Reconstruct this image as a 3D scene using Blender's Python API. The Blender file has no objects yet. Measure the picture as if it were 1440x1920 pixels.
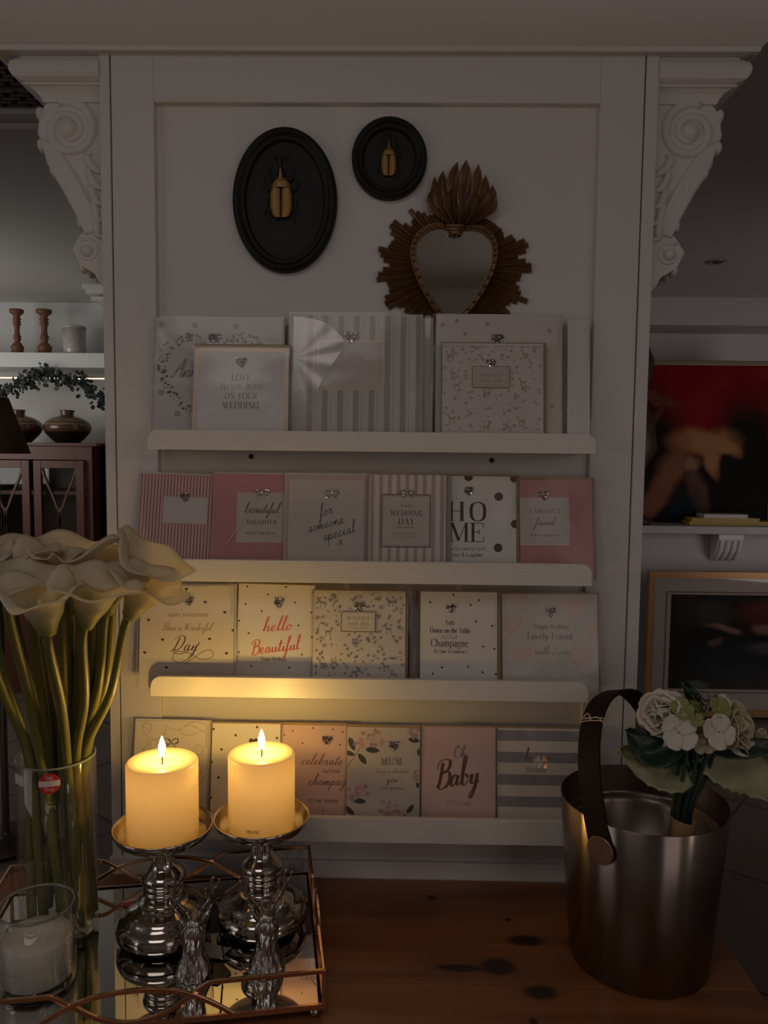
import bpy, math, random
from math import sin, cos, pi, radians, sqrt, atan2, exp
from mathutils import Vector, Matrix

SC = bpy.context.scene
COL = SC.collection
random.seed(7)

# ------------------------------------------------------------------ camera, world, lights, exposure
FPX, PXC, PYC = 1442.0, 720.0, 960.0
CAM = Vector((0, -1.28, 1.46))
_p, _r, _w = radians(4.4), radians(.6), radians(.85)
FW = Vector((-sin(_w)*cos(_p), cos(_w)*cos(_p), -sin(_p)))
_R0 = Vector((cos(_w), sin(_w), 0)); _U0 = _R0.cross(FW)
RT = cos(_r)*_R0 + sin(_r)*_U0
UP = -sin(_r)*_R0 + cos(_r)*_U0
cd = bpy.data.cameras.new('camera'); cam = bpy.data.objects.new('camera', cd); COL.objects.link(cam)
cam.matrix_world = Matrix(((RT.x, UP.x, -FW.x, CAM.x), (RT.y, UP.y, -FW.y, CAM.y), (RT.z, UP.z, -FW.z, CAM.z), (0, 0, 0, 1)))
cd.sensor_fit = 'HORIZONTAL'; cd.sensor_width = 36; cd.lens = 36*FPX/1440; cd.clip_start = .02
SC.camera = cam
SC.view_settings.view_transform = 'Standard'
try: SC.view_settings.look = 'None'
except Exception: pass
SC.view_settings.gamma = 1; SC.view_settings.use_curve_mapping = False
SC.view_settings.exposure = 0.0
SC.cycles.use_denoising = True
SC.cycles.max_bounces = 10; SC.cycles.transparent_max_bounces = 24
SC.cycles.caustics_reflective = False; SC.cycles.caustics_refractive = False
SC.cycles.sample_clamp_indirect = 4

W = bpy.data.worlds.new('world'); SC.world = W; W.use_nodes = True
W.node_tree.nodes['Background'].inputs[0].default_value = (.62, .56, .60, 1)
W.node_tree.nodes['Background'].inputs[1].default_value = .035

def area(name, loc, target, sx, sy, power, col, spread=180):
    l = bpy.data.lights.new(name, 'AREA'); l.shape = 'RECTANGLE'; l.size = sx; l.size_y = sy
    l.energy = power; l.color = col; l.spread = radians(spread)
    o = bpy.data.objects.new(name, l); COL.objects.link(o); o.location = loc
    o.rotation_euler = (Vector(target)-Vector(loc)).to_track_quat('-Z', 'Y').to_euler()
    return o
area('window_daylight', (-3.0, -1.9, 1.6), (-.1, 0, 1.5), 1.4, 1.3, 4.4, (1, .89, .89))
area('front_fill_light', (1.2, -2.6, 1.5), (-.1, 0, 1.2), .9, 1.6, 2.3, (1, .83, .80))  # added soft fill from behind the camera, not a real doorway
area('far_window_light', (-3.0, 2.2, 1.7), (-1.6, 3.7, 1.6), 1.0, 1.0, 7.5, (1, .97, .92))
area('overhead_fill_light', (-.5, -1.5, 2.38), (-.5, -1.3, 0), 1.0, 1.0, 4.6, (1, .89, .83))  # added fill from above to brighten upward faces, not a real fixture
ul = bpy.data.lights.new('bounce_fill_light', 'POINT'); ul.energy = 5.2; ul.color = (1, .88, .78); ul.shadow_soft_size = .12  # added unseen point fill that brightens ceiling and walls, not a real lamp
fill_obj = bpy.data.objects.new('bounce_fill_light', ul); COL.objects.link(fill_obj); fill_obj.location = (2.5, -2.3, 1.9)
area('right_window_light', (3.0, 1.3, 1.1), (1.7, 3.7, 1.2), 1.0, 1.2, 3.2, (1, .90, .88), 130)

TZ = .73          # table top
MZ = .752         # mirror top of the tray

def ray(px, py): return FW + RT*((px-PXC)/FPX) - UP*((py-PYC)/FPX)
def atY(px, py, Y=0.0):
    d = ray(px, py); return CAM + d*((Y-CAM.y)/d.y)
def atZ(px, py, Z):
    d = ray(px, py); return CAM + d*((Z-CAM.z)/d.z)

# ------------------------------------------------------------------ materials
MATS = {}
def nm(name):
    m = bpy.data.materials.new(name); m.use_nodes = True
    nt = m.node_tree; return m, nt, nt.nodes['Principled BSDF']
def mat(name, col, rough=.5, metal=0, bump=0, bscale=60, var=0, vscale=8, spec=.5, coat=0, emit=None, estr=0, stretch=None, sheen=0, subs=0):
    if name in MATS: return MATS[name]
    m, nt, b = nm(name); N = nt.nodes; L = nt.links
    b.inputs['Base Color'].default_value = (*col, 1); b.inputs['Roughness'].default_value = rough
    b.inputs['Metallic'].default_value = metal; b.inputs['Specular IOR Level'].default_value = spec
    b.inputs['Coat Weight'].default_value = coat
    if subs: b.inputs['Subsurface Weight'].default_value = subs; b.inputs['Subsurface Scale'].default_value = .01
    if emit: b.inputs['Emission Color'].default_value = (*emit, 1); b.inputs['Emission Strength'].default_value = estr
    if bump or var:
        tc = N.new('ShaderNodeTexCoord'); mp = N.new('ShaderNodeMapping'); L.new(tc.outputs['Object'], mp.inputs[0])
        if stretch: mp.inputs['Scale'].default_value = stretch
    if bump:
        n = N.new('ShaderNodeTexNoise'); n.inputs['Scale'].default_value = bscale; n.inputs['Detail'].default_value = 3
        bp = N.new('ShaderNodeBump'); bp.inputs['Strength'].default_value = bump; bp.inputs['Distance'].default_value = .002
        L.new(mp.outputs[0], n.inputs[0]); L.new(n.outputs[0], bp.inputs['Height']); L.new(bp.outputs[0], b.inputs['Normal'])
    if var:
        n2 = N.new('ShaderNodeTexNoise'); n2.inputs['Scale'].default_value = vscale; n2.inputs['Detail'].default_value = 4
        cr = N.new('ShaderNodeMix'); cr.data_type = 'RGBA'; L.new(mp.outputs[0], n2.inputs[0]); L.new(n2.outputs[0], cr.inputs[0])
        cr.inputs[6].default_value = (*[c*(1-var) for c in col], 1); cr.inputs[7].default_value = (*[min(1, c*(1+var)) for c in col], 1)
        L.new(cr.outputs[2], b.inputs['Base Color'])
    MATS[name] = m; return m

def film(name, fac_lo, fac_hi, rough, tint=(1, 1, 1), bump=0, bscale=12):
    """clear film or glass sheet: see-through with a mirror sheen that grows at grazing angles"""
    m = bpy.data.materials.new(name); m.use_nodes = True; nt = m.node_tree; N = nt.nodes; L = nt.links
    N.remove(N['Principled BSDF']); out = N['Material Output']
    t = N.new('ShaderNodeBsdfTransparent'); t.inputs[0].default_value = (*tint, 1)
    g = N.new('ShaderNodeBsdfGlossy'); g.inputs['Roughness'].default_value = rough; g.inputs['Color'].default_value = (1, 1, 1, 1)
    lw = N.new('ShaderNodeLayerWeight'); lw.inputs[0].default_value = .35
    mr = N.new('ShaderNodeMapRange'); mr.inputs[3].default_value = fac_lo; mr.inputs[4].default_value = fac_hi
    mx = N.new('ShaderNodeMixShader')
    L.new(lw.outputs['Facing'], mr.inputs[0]); L.new(mr.outputs[0], mx.inputs[0])
    L.new(t.outputs[0], mx.inputs[1]); L.new(g.outputs[0], mx.inputs[2]); L.new(mx.outputs[0], out.inputs[0])
    if bump:
        tc = N.new('ShaderNodeTexCoord'); n = N.new('ShaderNodeTexNoise'); n.inputs['Scale'].default_value = bscale; n.inputs['Detail'].default_value = 2
        bp = N.new('ShaderNodeBump'); bp.inputs['Strength'].default_value = bump; bp.inputs['Distance'].default_value = .004
        L.new(tc.outputs['Object'], n.inputs[0]); L.new(n.outputs[0], bp.inputs['Height']); L.new(bp.outputs[0], g.inputs['Normal']); L.new(bp.outputs[0], lw.inputs['Normal'])
    return m

paint = mat('white_paint', (.72, .70, .69), .45, bump=.05, bscale=90)
paint_shelf = mat('white_shelf_paint', (.76, .74, .71), .38, bump=.25, bscale=40, stretch=(1, 1, 14))
plaster = mat('white_plaster', (.74, .72, .71), .5, bump=.25, bscale=60)
wallp = mat('wall_paint', (.66, .66, .65), .8)
ceilp = mat('ceiling_paint', (.60, .58, .55), .8)
black = mat('matt_black', (.008, .008, .009), .5, spec=.3, bump=.05)
gold_dark = mat('antique_gold', (.24, .135, .065), .42, metal=.6, bump=.4, bscale=120, var=.35, vscale=40)
beetle_gold = mat('beetle_gold', (.64, .39, .14), .22, metal=1, bump=.5, bscale=260)
beetle_blk = mat('beetle_black', (.03, .025, .02), .25, metal=.4)
silver = mat('polished_nickel', (.50, .46, .43), .10, metal=1)
silver_h = mat('carved_silver', (.42, .39, .37), .24, metal=1, bump=1.0, bscale=150, stretch=(1, 1, .25))
plate_in = mat('plate_brass_inside', (.62, .50, .33), .25, metal=1)
brass = mat('tray_brass', (.92, .58, .38), .17, metal=1)
mirror = mat('mirror_glass', (.80, .79, .76), .015, metal=1)
steel = mat('brushed_steel', (.27, .225, .20), .24, metal=1)
_n = steel.node_tree; _b = _n.nodes['Principled BSDF']; _b.inputs['Anisotropic'].default_value = .88; _b.inputs['Anisotropic Rotation'].default_value = .25
_t = _n.nodes.new('ShaderNodeTangent'); _t.direction_type = 'RADIAL'; _t.axis = 'Z'; _n.links.new(_t.outputs[0], _b.inputs['Tangent'])
steel_in = mat('bucket_inside_steel', (.30, .25, .23), .3, metal=1)
leather = mat('dark_leather', (.018, .010, .008), .6, spec=.15, bump=.3, bscale=200)
glass = film('clear_glass', .006, .30, .03, (.97, .98, .97))
cello = film('cellophane', .022, .28, .14, (.985, .98, .98), bump=.5, bscale=14)
cello_sheen = film('cellophane_sheen', .09, .28, .20, (.97, .96, .96))  # shinier film for an added patch shaped like the sleeve's sheen
gem = mat('rhinestone', (.92, .90, .90), .10, metal=1)
gem_b = mat('rhinestone_dark', (.16, .14, .14), .3, metal=.8)  # darker copy of the gem, sparkle contrast put into the colour
white_ink = mat('foil_white', (.8, .8, .82), .3)
kraft = mat('kraft_envelope', (.36, .26, .13), .7)
ivory = mat('ivory_card', (.74, .70, .66), .6)
white_card = mat('white_card', (.80, .79, .77), .55)
grey_card = mat('pale_grey_card', (.66, .64, .63), .55)
label_card = mat('label_card', (.62, .58, .54), .55)
ink_dark = mat('dark_foil', (.10, .055, .035), .35, metal=.3)
ink_black = mat('black_ink', (.03, .025, .025), .5)
ink_gold = mat('gold_foil', (.42, .27, .13), .3, metal=.7)
ink_grey = mat('grey_ink', (.24, .21, .21), .5)
ink_red = mat('coral_ink', (.72, .16, .15), .5)
pink = mat('dusty_pink', (.58, .27, .29), .55)
pink_l = mat('pale_pink', (.70, .50, .48), .55)
pink_d = mat('rose_pink', (.42, .17, .21), .55)
blush = mat('blush_print', (.60, .38, .34), .55)
stripe_g = mat('taupe_stripe', (.42, .39, .37), .55)
stripe_p = mat('rose_taupe_stripe', (.50, .39, .36), .55)
blue_g = mat('blue_grey_stripe', (.30, .30, .34), .55)
blue_p = mat('slate_print', (.30, .31, .34), .55)
leaf_ink = mat('dark_leaf_print', (.07, .08, .08), .55)
mauve = mat('mauve_petal_print', (.46, .30, .36), .55)
heart_p = mat('faint_pink_heart_print', (.72, .58, .55), .55)

# ------------------------------------------------------------------ mesh builder
class B:
    def __init__(s): s.v = []; s.f = []; s.m = []; s.sm = []; s.mats = []
    def mi(s, m):
        if m not in s.mats: s.mats.append(m)
        return s.mats.index(m)
    def add(s, vs, fs, m, smooth=False):
        k = len(s.v); s.v += [tuple(v) for v in vs]; i = s.mi(m)
        for f in fs: s.f.append(tuple(k+a for a in f)); s.m.append(i); s.sm.append(smooth)
        return s
    def box(s, a, b, m):
        x0, y0, z0 = a; x1, y1, z1 = b
        return s.add([(x0,y0,z0),(x1,y0,z0),(x1,y1,z0),(x0,y1,z0),(x0,y0,z1),(x1,y0,z1),(x1,y1,z1),(x0,y1,z1)],
                     [(0,3,2,1),(4,5,6,7),(0,1,5,4),(1,2,6,5),(2,3,7,6),(3,0,4,7)], m)
    def prism_y(s, pts, y0, y1, m):
        """outline in x,z (counter-clockwise seen from -y) extruded y0..y1"""
        n = len(pts)
        return s.add([(x, y0, z) for x, z in pts]+[(x, y1, z) for x, z in pts],
              [tuple(range(n)), tuple(range(2*n-1, n-1, -1))]+[(i, i+n, (i+1) % n+n, (i+1) % n) for i in range(n)], m)
    def prism_x(s, pts, x0, x1, m):
        n = len(pts)
        return s.add([(x0, y, z) for y, z in pts]+[(x1, y, z) for y, z in pts],
              [tuple(range(n)), tuple(range(2*n-1, n-1, -1))]+[(i, i+n, (i+1) % n+n, (i+1) % n) for i in range(n)], m)
    def lathe(s, prof, m, n=40, c=(0, 0, 0), smooth=True, mf=None):
        """prof: list of (r,z)"""
        vs = []
        for r, z in prof:
            for i in range(n):
                a = 2*pi*i/n; vs.append((c[0]+r*cos(a), c[1]+r*sin(a), c[2]+z))
        k = len(s.v); s.v += vs
        for j in range(len(prof)-1):
            mm = s.mi(mf(j) if mf else m)
            for i in range(n):
                s.f.append((k+j*n+i, k+j*n+(i+1) % n, k+(j+1)*n+(i+1) % n, k+(j+1)*n+i)); s.m.append(mm); s.sm.append(smooth)
        return s
    def tube(s, pts, r, m, n=8, cap=True, flat=1.0, smooth=True):
        P = [Vector(p) for p in pts]; rs = r if isinstance(r, (list, tuple)) else [r]*len(P)
        k = len(s.v); prev = None
        for i, p in enumerate(P):
            t = (P[min(i+1, len(P)-1)]-P[max(i-1, 0)])
            t = t.normalized() if t.length > 1e-9 else Vector((0, 0, 1))
            if prev is None:
                ref = Vector((0, 0, 1)) if abs(t.z) < .9 else Vector((1, 0, 0)); u = t.cross(ref).normalized()
            else:
                u = prev-t*prev.dot(t); u = u.normalized() if u.length > 1e-9 else prev
            prev = u; w = t.cross(u)
            for j in range(n):
                a = 2*pi*j/n; s.v.append(tuple(p+u*(cos(a)*rs[i])+w*(sin(a)*rs[i]*flat)))
        mm = s.mi(m)
        for i in range(len(P)-1):
            for j in range(n):
                s.f.append((k+i*n+j, k+i*n+(j+1) % n, k+(i+1)*n+(j+1) % n, k+(i+1)*n+j)); s.m.append(mm); s.sm.append(smooth)
        if cap:
            s.f.append(tuple(k+j for j in range(n-1, -1, -1))); s.m.append(mm); s.sm.append(False)
            e = k+(len(P)-1)*n; s.f.append(tuple(e+j for j in range(n))); s.m.append(mm); s.sm.append(False)
        return s
    def bar(s, pts, w, h, m, up=(0, 0, 1)):
        """flat bar of section w (sideways) x h (up) along pts"""
        P = [Vector(p) for p in pts]; k = len(s.v); U = Vector(up)
        for i, p in enumerate(P):
            t = (P[min(i+1, len(P)-1)]-P[max(i-1, 0)]).normalized()
            sd = t.cross(U); sd = sd.normalized() if sd.length > 1e-6 else Vector((1, 0, 0)); nn = sd.cross(t).normalized()
            for a, b in ((-1, -1), (1, -1), (1, 1), (-1, 1)): s.v.append(tuple(p+sd*(a*w/2)+nn*(b*h/2)))
        mm = s.mi(m)
        for i in range(len(P)-1):
            for j in range(4):
                s.f.append((k+i*4+j, k+i*4+(j+1) % 4, k+(i+1)*4+(j+1) % 4, k+(i+1)*4+j)); s.m.append(mm); s.sm.append(False)
        s.f.append((k+3, k+2, k+1, k)); s.m.append(mm); s.sm.append(False)
        e = k+(len(P)-1)*4; s.f.append((e, e+1, e+2, e+3)); s.m.append(mm); s.sm.append(False)
        return s
    def ball(s, c, r, m, n=12, k=8, sc=(1, 1, 1), rot=None):
        vs = []; fs = []
        for j in range(k+1):
            t = pi*j/k
            for i in range(n):
                a = 2*pi*i/n; v = Vector((sin(t)*cos(a)*r*sc[0], sin(t)*sin(a)*r*sc[1], cos(t)*r*sc[2]))
                if rot: v = rot @ v
                vs.append(v+Vector(c))
        for j in range(k):
            for i in range(n): fs.append((j*n+i, (j+1)*n+i, (j+1)*n+(i+1) % n, j*n+(i+1) % n))
        return s.add(vs, fs, m, True)
    def octa(s, c, r, m):
        x, y, z = c
        return s.add([(x+r,y,z),(x,y+r,z),(x-r,y,z),(x,y-r,z),(x,y,z+r),(x,y,z-r)],
                     [(0,1,4),(1,2,4),(2,3,4),(3,0,4),(1,0,5),(2,1,5),(3,2,5),(0,3,5)], m)
    def grid(s, fn, nu, nv, m, smooth=True, wrap=False):
        vs = [fn(i/(nu-1) if not wrap else i/nu, j/(nv-1)) for j in range(nv) for i in range(nu)]
        fs = []
        for j in range(nv-1):
            for i in range(nu if wrap else nu-1):
                i2 = (i+1) % nu; fs.append((j*nu+i, j*nu+i2, (j+1)*nu+i2, (j+1)*nu+i))
        return s.add(vs, fs, m, smooth)
    def mapv(s, fn): s.v = [tuple(fn(Vector(v))) for v in s.v]; return s
    def build(s, name, parent=None, loc=None, rot=None, bevel=0, label=None, solid=0, subsurf=0, weld=False):
        me = bpy.data.meshes.new(name); me.from_pydata(s.v, [], s.f)
        for m in s.mats: me.materials.append(m)
        me.polygons.foreach_set('material_index', s.m); me.polygons.foreach_set('use_smooth', s.sm); me.update()
        o = bpy.data.objects.new(name, me); COL.objects.link(o)
        if parent: o.parent = parent
        if loc is not None: o.location = loc
        if rot is not None: o.rotation_euler = rot
        if label: o['label'] = label
        if solid:
            md = o.modifiers.new('s', 'SOLIDIFY'); md.thickness = solid; md.offset = 0
        if subsurf:
            md = o.modifiers.new('u', 'SUBSURF'); md.levels = md.render_levels = subsurf
        if bevel:
            md = o.modifiers.new('b', 'BEVEL'); md.width = bevel; md.segments = 2; md.limit_method = 'ANGLE'; md.angle_limit = radians(40)
        return o

def thing(name, label, cat, loc=(0, 0, 0), rot=(0, 0, 0), group=None):
    o = bpy.data.objects.new(name, None); COL.objects.link(o); o.empty_display_size = .02
    o.location = loc; o.rotation_euler = rot; return tag(o, label, cat, group)
def tag(o, label, cat, group=None):
    o['label'] = label; o['category'] = cat
    if group: o['group'] = group
    return o
def struct(o): o['kind'] = 'structure'; return o

def cat(pts, k=6, closed=False):
    """Catmull-Rom through pts (tuples of any size)"""
    P = [Vector(p) for p in pts]; n = len(P)
    if n < 3 and not closed: return P
    out = []
    rng = range(n if closed else n-1)
    for i in rng:
        if closed: a, b, c, d = P[(i-1) % n], P[i], P[(i+1) % n], P[(i+2) % n]
        else: a, b, c, d = P[max(i-1, 0)], P[i], P[i+1], P[min(i+2, n-1)]
        for j in range(k):
            t = j/k
            out.append(.5*((2*b)+(c-a)*t+(2*a-5*b+4*c-d)*t*t+(3*b-a-3*c+d)*t*t*t))
    if not closed: out.append(P[-1])
    return out

# ------------------------------------------------------------------ lettering drawn as pen strokes
SER = {  # didone capitals and small letters: v thick, t thin, s serif hairline, c contrast by direction, d dot
'A': (74, 't 6,0 36,100;v 38,100 66,0;t 17,34 54,34;s -4,0 18,0;s 52,0 80,0'),
'B': (68, 'v 14,0 14,100;c 14,99 38,100 54,92 54,76 54,60 38,53 14,53;c 14,53 42,53 61,46 61,26 61,6 42,0 14,1;s 2,0 14,0;s 2,100 14,100'),
'C': (72, 'c 65,70 58,94 38,102 14,88 6,50 14,12 38,-2 58,6 66,30;t 65,70 65,98'),
'D': (78, 'v 14,0 14,100;c 14,99 44,100 66,86 71,50 66,14 44,0 14,1;s 2,0 14,0;s 2,100 14,100'),
'E': (66, 'v 14,0 14,100;t 14,99 58,99;t 58,99 60,74;t 14,52 42,52;t 42,66 42,38;t 14,1 60,1;t 60,1 62,28;s 2,0 14,0;s 2,100 14,100'),
'F': (62, 'v 14,0 14,100;t 14,99 56,99;t 56,99 58,74;t 14,50 42,50;t 42,64 42,36;s 2,0 28,0;s 2,100 14,100'),
'G': (78, 'c 65,70 58,94 38,102 14,88 6,50 14,12 38,-2 58,6 64,20;v 64,0 64,40;s 50,40 76,40;t 65,70 65,98'),
'H': (82, 'v 14,0 14,100;v 66,0 66,100;t 14,52 66,52;s 2,0 26,0;s 2,100 26,100;s 54,0 78,0;s 54,100 78,100'),
'I': (30, 'v 15,0 15,100;s 3,0 27,0;s 3,100 27,100'),
'L': (62, 'v 14,0 14,100;t 14,1 56,1;t 56,1 59,34;s 2,0 14,0;s 2,100 28,100'),
'M': (94, 't 14,0 14,100;v 16,100 46,4;t 46,4 76,100;v 78,0 78,100;s 4,0 24,0;s 4,100 16,100;s 66,0 90,0;s 78,100 90,100'),
'N': (80, 't 14,0 14,100;v 16,98 64,2;t 66,0 66,100;s 4,0 24,0;s 4,100 16,100;s 56,100 76,100'),
'O': (80, 'c 40,101 14,88 7,50 14,12 40,-1 66,12 73,50 66,88 40,101'),
'P': (66, 'v 14,0 14,100;c 14,99 40,100 60,92 60,74 60,54 40,48 14,49;s 2,0 28,0;s 2,100 14,100'),
'R': (74, 'v 14,0 14,100;c 14,99 40,100 58,92 58,76 58,58 40,52 14,52;v 36,52 60,2;s 60,0 74,0;s 2,0 28,0;s 2,100 14,100'),
'S': (58, 'c 50,74 46,96 28,102 8,92 10,70 30,54 50,42 52,16 34,-2 12,4 6,28;t 50,74 50,98;t 6,28 6,2'),
'T': (70, 'v 35,0 35,100;t 4,99 66,99;t 4,99 3,72;t 66,99 67,72;s 22,0 48,0'),
'U': (78, 'v 14,100 14,30;c 14,32 18,4 40,-1 60,6 66,32;t 66,32 66,100;s 2,100 26,100;s 56,100 76,100'),
'V': (72, 'v 8,100 36,0;t 36,0 64,100;s -2,100 20,100;s 54,100 74,100'),
'W': (104, 'v 8,100 32,0;t 32,0 52,100;v 52,100 74,0;t 74,0 96,100;s -2,100 20,100;s 86,100 106,100'),
'X': (70, 'v 8,100 60,0;t 60,100 8,0;s 0,0 20,0;s 48,0 70,0;s 0,100 20,100;s 48,100 70,100'),
'Y': (70, 'v 8,100 35,46;t 35,46 62,100;v 35,50 35,0;s -2,100 20,100;s 52,100 72,100;s 22,0 48,0'),
'a': (50, 'c 12,48 20,63 34,58 36,42;v 36,46 36,8;c 36,8 40,0 47,5;c 36,36 14,30 8,16 14,0 28,0 36,12'),
'b': (54, 'v 12,0 12,100;s 3,100 12,100;c 12,50 26,66 44,58 48,32 44,5 26,-3 12,12'),
'c': (46, 'c 40,48 30,64 13,58 6,32 13,4 30,-3 42,14'),
'd': (54, 'v 42,0 42,100;s 32,100 42,100;s 42,0 50,0;c 42,50 28,66 10,58 6,32 10,5 28,-3 42,12'),
'e': (48, 't 8,36 41,36;c 41,36 38,58 24,64 9,54 6,32 12,6 28,-3 43,14'),
'f': (32, 'v 14,0 14,80;c 14,78 18,102 36,94;s 2,60 28,60;s 4,0 24,0'),
'g': (50, 'c 24,63 8,56 8,40 24,26 40,34 40,50 24,63;c 14,28 8,14 24,8 46,2 44,-18 24,-28 6,-20 8,-6 20,6'),
'h': (56, 'v 12,0 12,100;s 3,100 12,100;s 3,0 21,0;c 12,46 28,66 41,58 43,40;v 43,44 43,0;s 34,0 52,0'),
'i': (26, 'v 13,0 13,62;s 4,62 13,62;s 4,0 22,0;d 13,86'),
'k': (54, 'v 12,0 12,100;s 3,100 12,100;s 3,0 21,0;t 12,26 40,62;s 32,62 50,62;v 24,40 44,0;s 38,0 54,0'),
'l': (26, 'v 13,0 13,100;s 4,100 13,100;s 4,0 22,0'),
'm': (84, 'v 12,0 12,62;s 3,62 12,62;s 3,0 21,0;c 12,46 26,66 39,58 41,40;v 41,44 41,0;s 32,0 50,0;c 41,46 56,66 69,58 71,40;v 71,44 71,0;s 62,0 80,0'),
'n': (56, 'v 12,0 12,62;s 3,62 12,62;s 3,0 21,0;c 12,46 28,66 41,58 43,40;v 43,44 43,0;s 34,0 52,0'),
'o': (50, 'c 25,64 10,54 6,32 10,8 25,-2 40,8 44,32 40,54 25,64'),
'p': (54, 'v 12,-32 12,62;s 3,62 12,62;s 3,-32 21,-32;c 12,50 26,66 44,58 48,32 44,5 26,-3 12,12'),
'r': (40, 'v 12,0 12,62;s 3,62 12,62;s 3,0 21,0;c 12,44 24,64 38,58'),
's': (40, 'c 34,48 28,63 14,62 7,48 20,34 34,20 32,4 18,-2 6,12'),
't': (32, 'v 14,10 14,84;c 14,12 18,-2 31,6;s 3,61 28,61'),
'u': (56, 'v 12,62 12,20;c 12,20 16,0 30,-2 43,14;v 43,0 43,62;s 3,62 12,62;s 34,62 43,62;s 43,0 52,0'),
'v': (50, 'v 8,62 26,0;t 26,0 44,62;s 0,62 18,62;s 36,62 52,62'),
'w': (74, 'v 8,62 24,0;t 24,0 38,62;v 38,62 54,0;t 54,0 68,62;s 0,62 18,62;s 60,62 76,62'),
'y': (50, 'v 8,62 26,0;c 44,62 28,4 16,-26 4,-26;s 0,62 18,62;s 36,62 52,62'),
'!': (24, 'v 12,100 12,30;d 12,4'), '\'': (16, 'v 8,100 8,76'), '&': (76, 'c 62,46 50,8 30,-1 10,10 12,34 34,52 46,72 40,92 26,98 18,84 26,60 60,10 74,2'),
}
SCR = {  # joined hand script, '|' lifts the pen
'a': (46, '34,36 22,41 9,28 7,10 15,1 26,12 35,39 32,14 37,2 48,10'),
'b': (42, '0,8 14,50 24,95 18,104 12,90 9,30 12,6 22,0 32,14 30,34 23,40 32,30 44,32'),
'c': (36, '30,32 26,41 12,34 6,16 12,2 24,2 38,10'),
'd': (46, '34,36 22,41 9,28 7,10 15,1 26,12 36,50 42,100|40,96 34,30 34,6 38,1 48,10'),
'e': (36, '0,8 16,16 28,30 22,41 10,32 6,14 14,1 24,2 38,10'),
'f': (28, '0,8 16,40 32,90 28,104 20,90 10,10 2,-40 -4,-50 -5,-38 10,-6 30,12'),
'g': (44, '34,36 22,41 9,28 7,10 15,1 26,12 35,39 28,-10 16,-44 4,-46 4,-34 24,-8 46,10'),
'h': (42, '0,8 14,50 24,95 18,104 12,80 6,2|6,2 14,26 26,40 32,34 30,8 34,1 44,10'),
'i': (24, '0,8 12,38 10,8 14,1 26,10|17,58 18,54'),
'k': (38, '0,8 14,50 24,95 18,104 12,80 6,2|8,18 26,38 30,28 14,20 24,2 40,10'),
'l': (24, '0,8 16,50 26,95 20,104 14,90 8,20 12,2 26,10'),
'm': (54, '0,8 8,38 6,2|6,2 16,30 24,40 26,30 22,2|22,2 32,30 40,40 44,32 40,8 44,1 56,10'),
'n': (40, '0,8 8,38 6,2|6,2 16,30 26,40 30,32 28,8 32,1 42,10'),
'o': (38, '22,40 9,30 6,12 14,0 26,8 30,26 22,40 28,32 40,32'),
'p': (42, '0,8 12,38 6,-10 0,-50|4,-10 12,26 24,40 34,30 30,10 18,0 10,8|18,0 30,2 44,10'),
'r': (36, '0,8 12,42 16,36 26,36 24,12 28,1 38,10'),
's': (32, '0,8 18,42 24,26 22,6 10,0 4,6|10,0 24,2 34,10'),
't': (28, '0,8 16,50 20,82 10,20 14,2 30,10|2,54 34,57'),
'u': (46, '0,8 10,38 8,10 16,1 26,12 34,38|34,38 32,12 36,2 48,10'),
'v': (36, '0,30 8,38 14,2 26,24 28,38 38,32'),
'w': (48, '0,30 6,38 10,4 20,10 24,36|24,36 26,6 38,16 42,38 50,32'),
'x': (34, '0,36 10,38 22,4 36,2|30,38 2,0'),
'y': (44, '0,8 10,38 8,10 16,1 26,12 34,38|34,38 28,-10 14,-46 4,-46 6,-34 26,-8 46,10'),
'A': (58, '-6,6 4,-2 40,90 48,100|48,100 46,40 50,0 60,8|10,38 34,48 58,42'),
'B': (58, '20,90 16,40 8,0|-4,70 4,94 30,102 52,92 46,64 18,52|18,52 50,54 56,26 42,2 16,-4 2,8'),
'C': (56, '56,82 50,98 34,92 12,60 10,20 26,0 46,6 58,18'),
'D': (70, '24,92 18,40 8,2|-6,74 4,96 36,104 62,84 60,40 38,6 10,-2 -2,8 12,12 32,0'),
'H': (62, '-8,70 6,96 20,96 16,40 6,0 -8,6|60,100 52,50 48,4 62,8|-2,44 30,54 62,50'),
'L': (52, '44,84 34,100 22,84 22,40 10,4 0,6 14,12 38,-2 56,10'),
'O': (62, '40,98 14,80 8,36 22,2 48,8 60,50 44,92 24,84'),
'W': (74, '-6,86 6,98 14,60 12,4|12,4 30,60 40,96|40,96 38,40 42,4|42,4 60,60 76,104'),
'T': (50, '0,84 10,96 40,94 62,98|36,96 30,40 18,2 4,6'),
'Y': (50, '0,90 10,98 12,60 24,50 44,98|44,98 30,20 10,-40 -4,-30'),
}
def pen(b, pts, fw, m, y, tf):
    """ribbon along 2-D pts; fw(dx,dy)->half width"""
    n = len(pts); vs = []
    if n < 2: return
    for i in range(n):
        a = pts[max(i-1, 0)]; c = pts[min(i+1, n-1)]
        dx, dy = c[0]-a[0], c[1]-a[1]; L = sqrt(dx*dx+dy*dy) or 1; dx /= L; dy /= L
        h = fw(dx, dy); vs += [tf(pts[i][0]-dy*h, pts[i][1]+dx*h, y), tf(pts[i][0]+dy*h, pts[i][1]-dx*h, y)]
    b.add(vs, [(2*i, 2*i+1, 2*i+3, 2*i+2) for i in range(n-1)], m)
def gwidth(s, font, track):
    w = 0
    for ch in s:
        g = font.get(ch); w += (g[0] if g else 34 if font is SER else 28)+track
    return w-track
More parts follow.
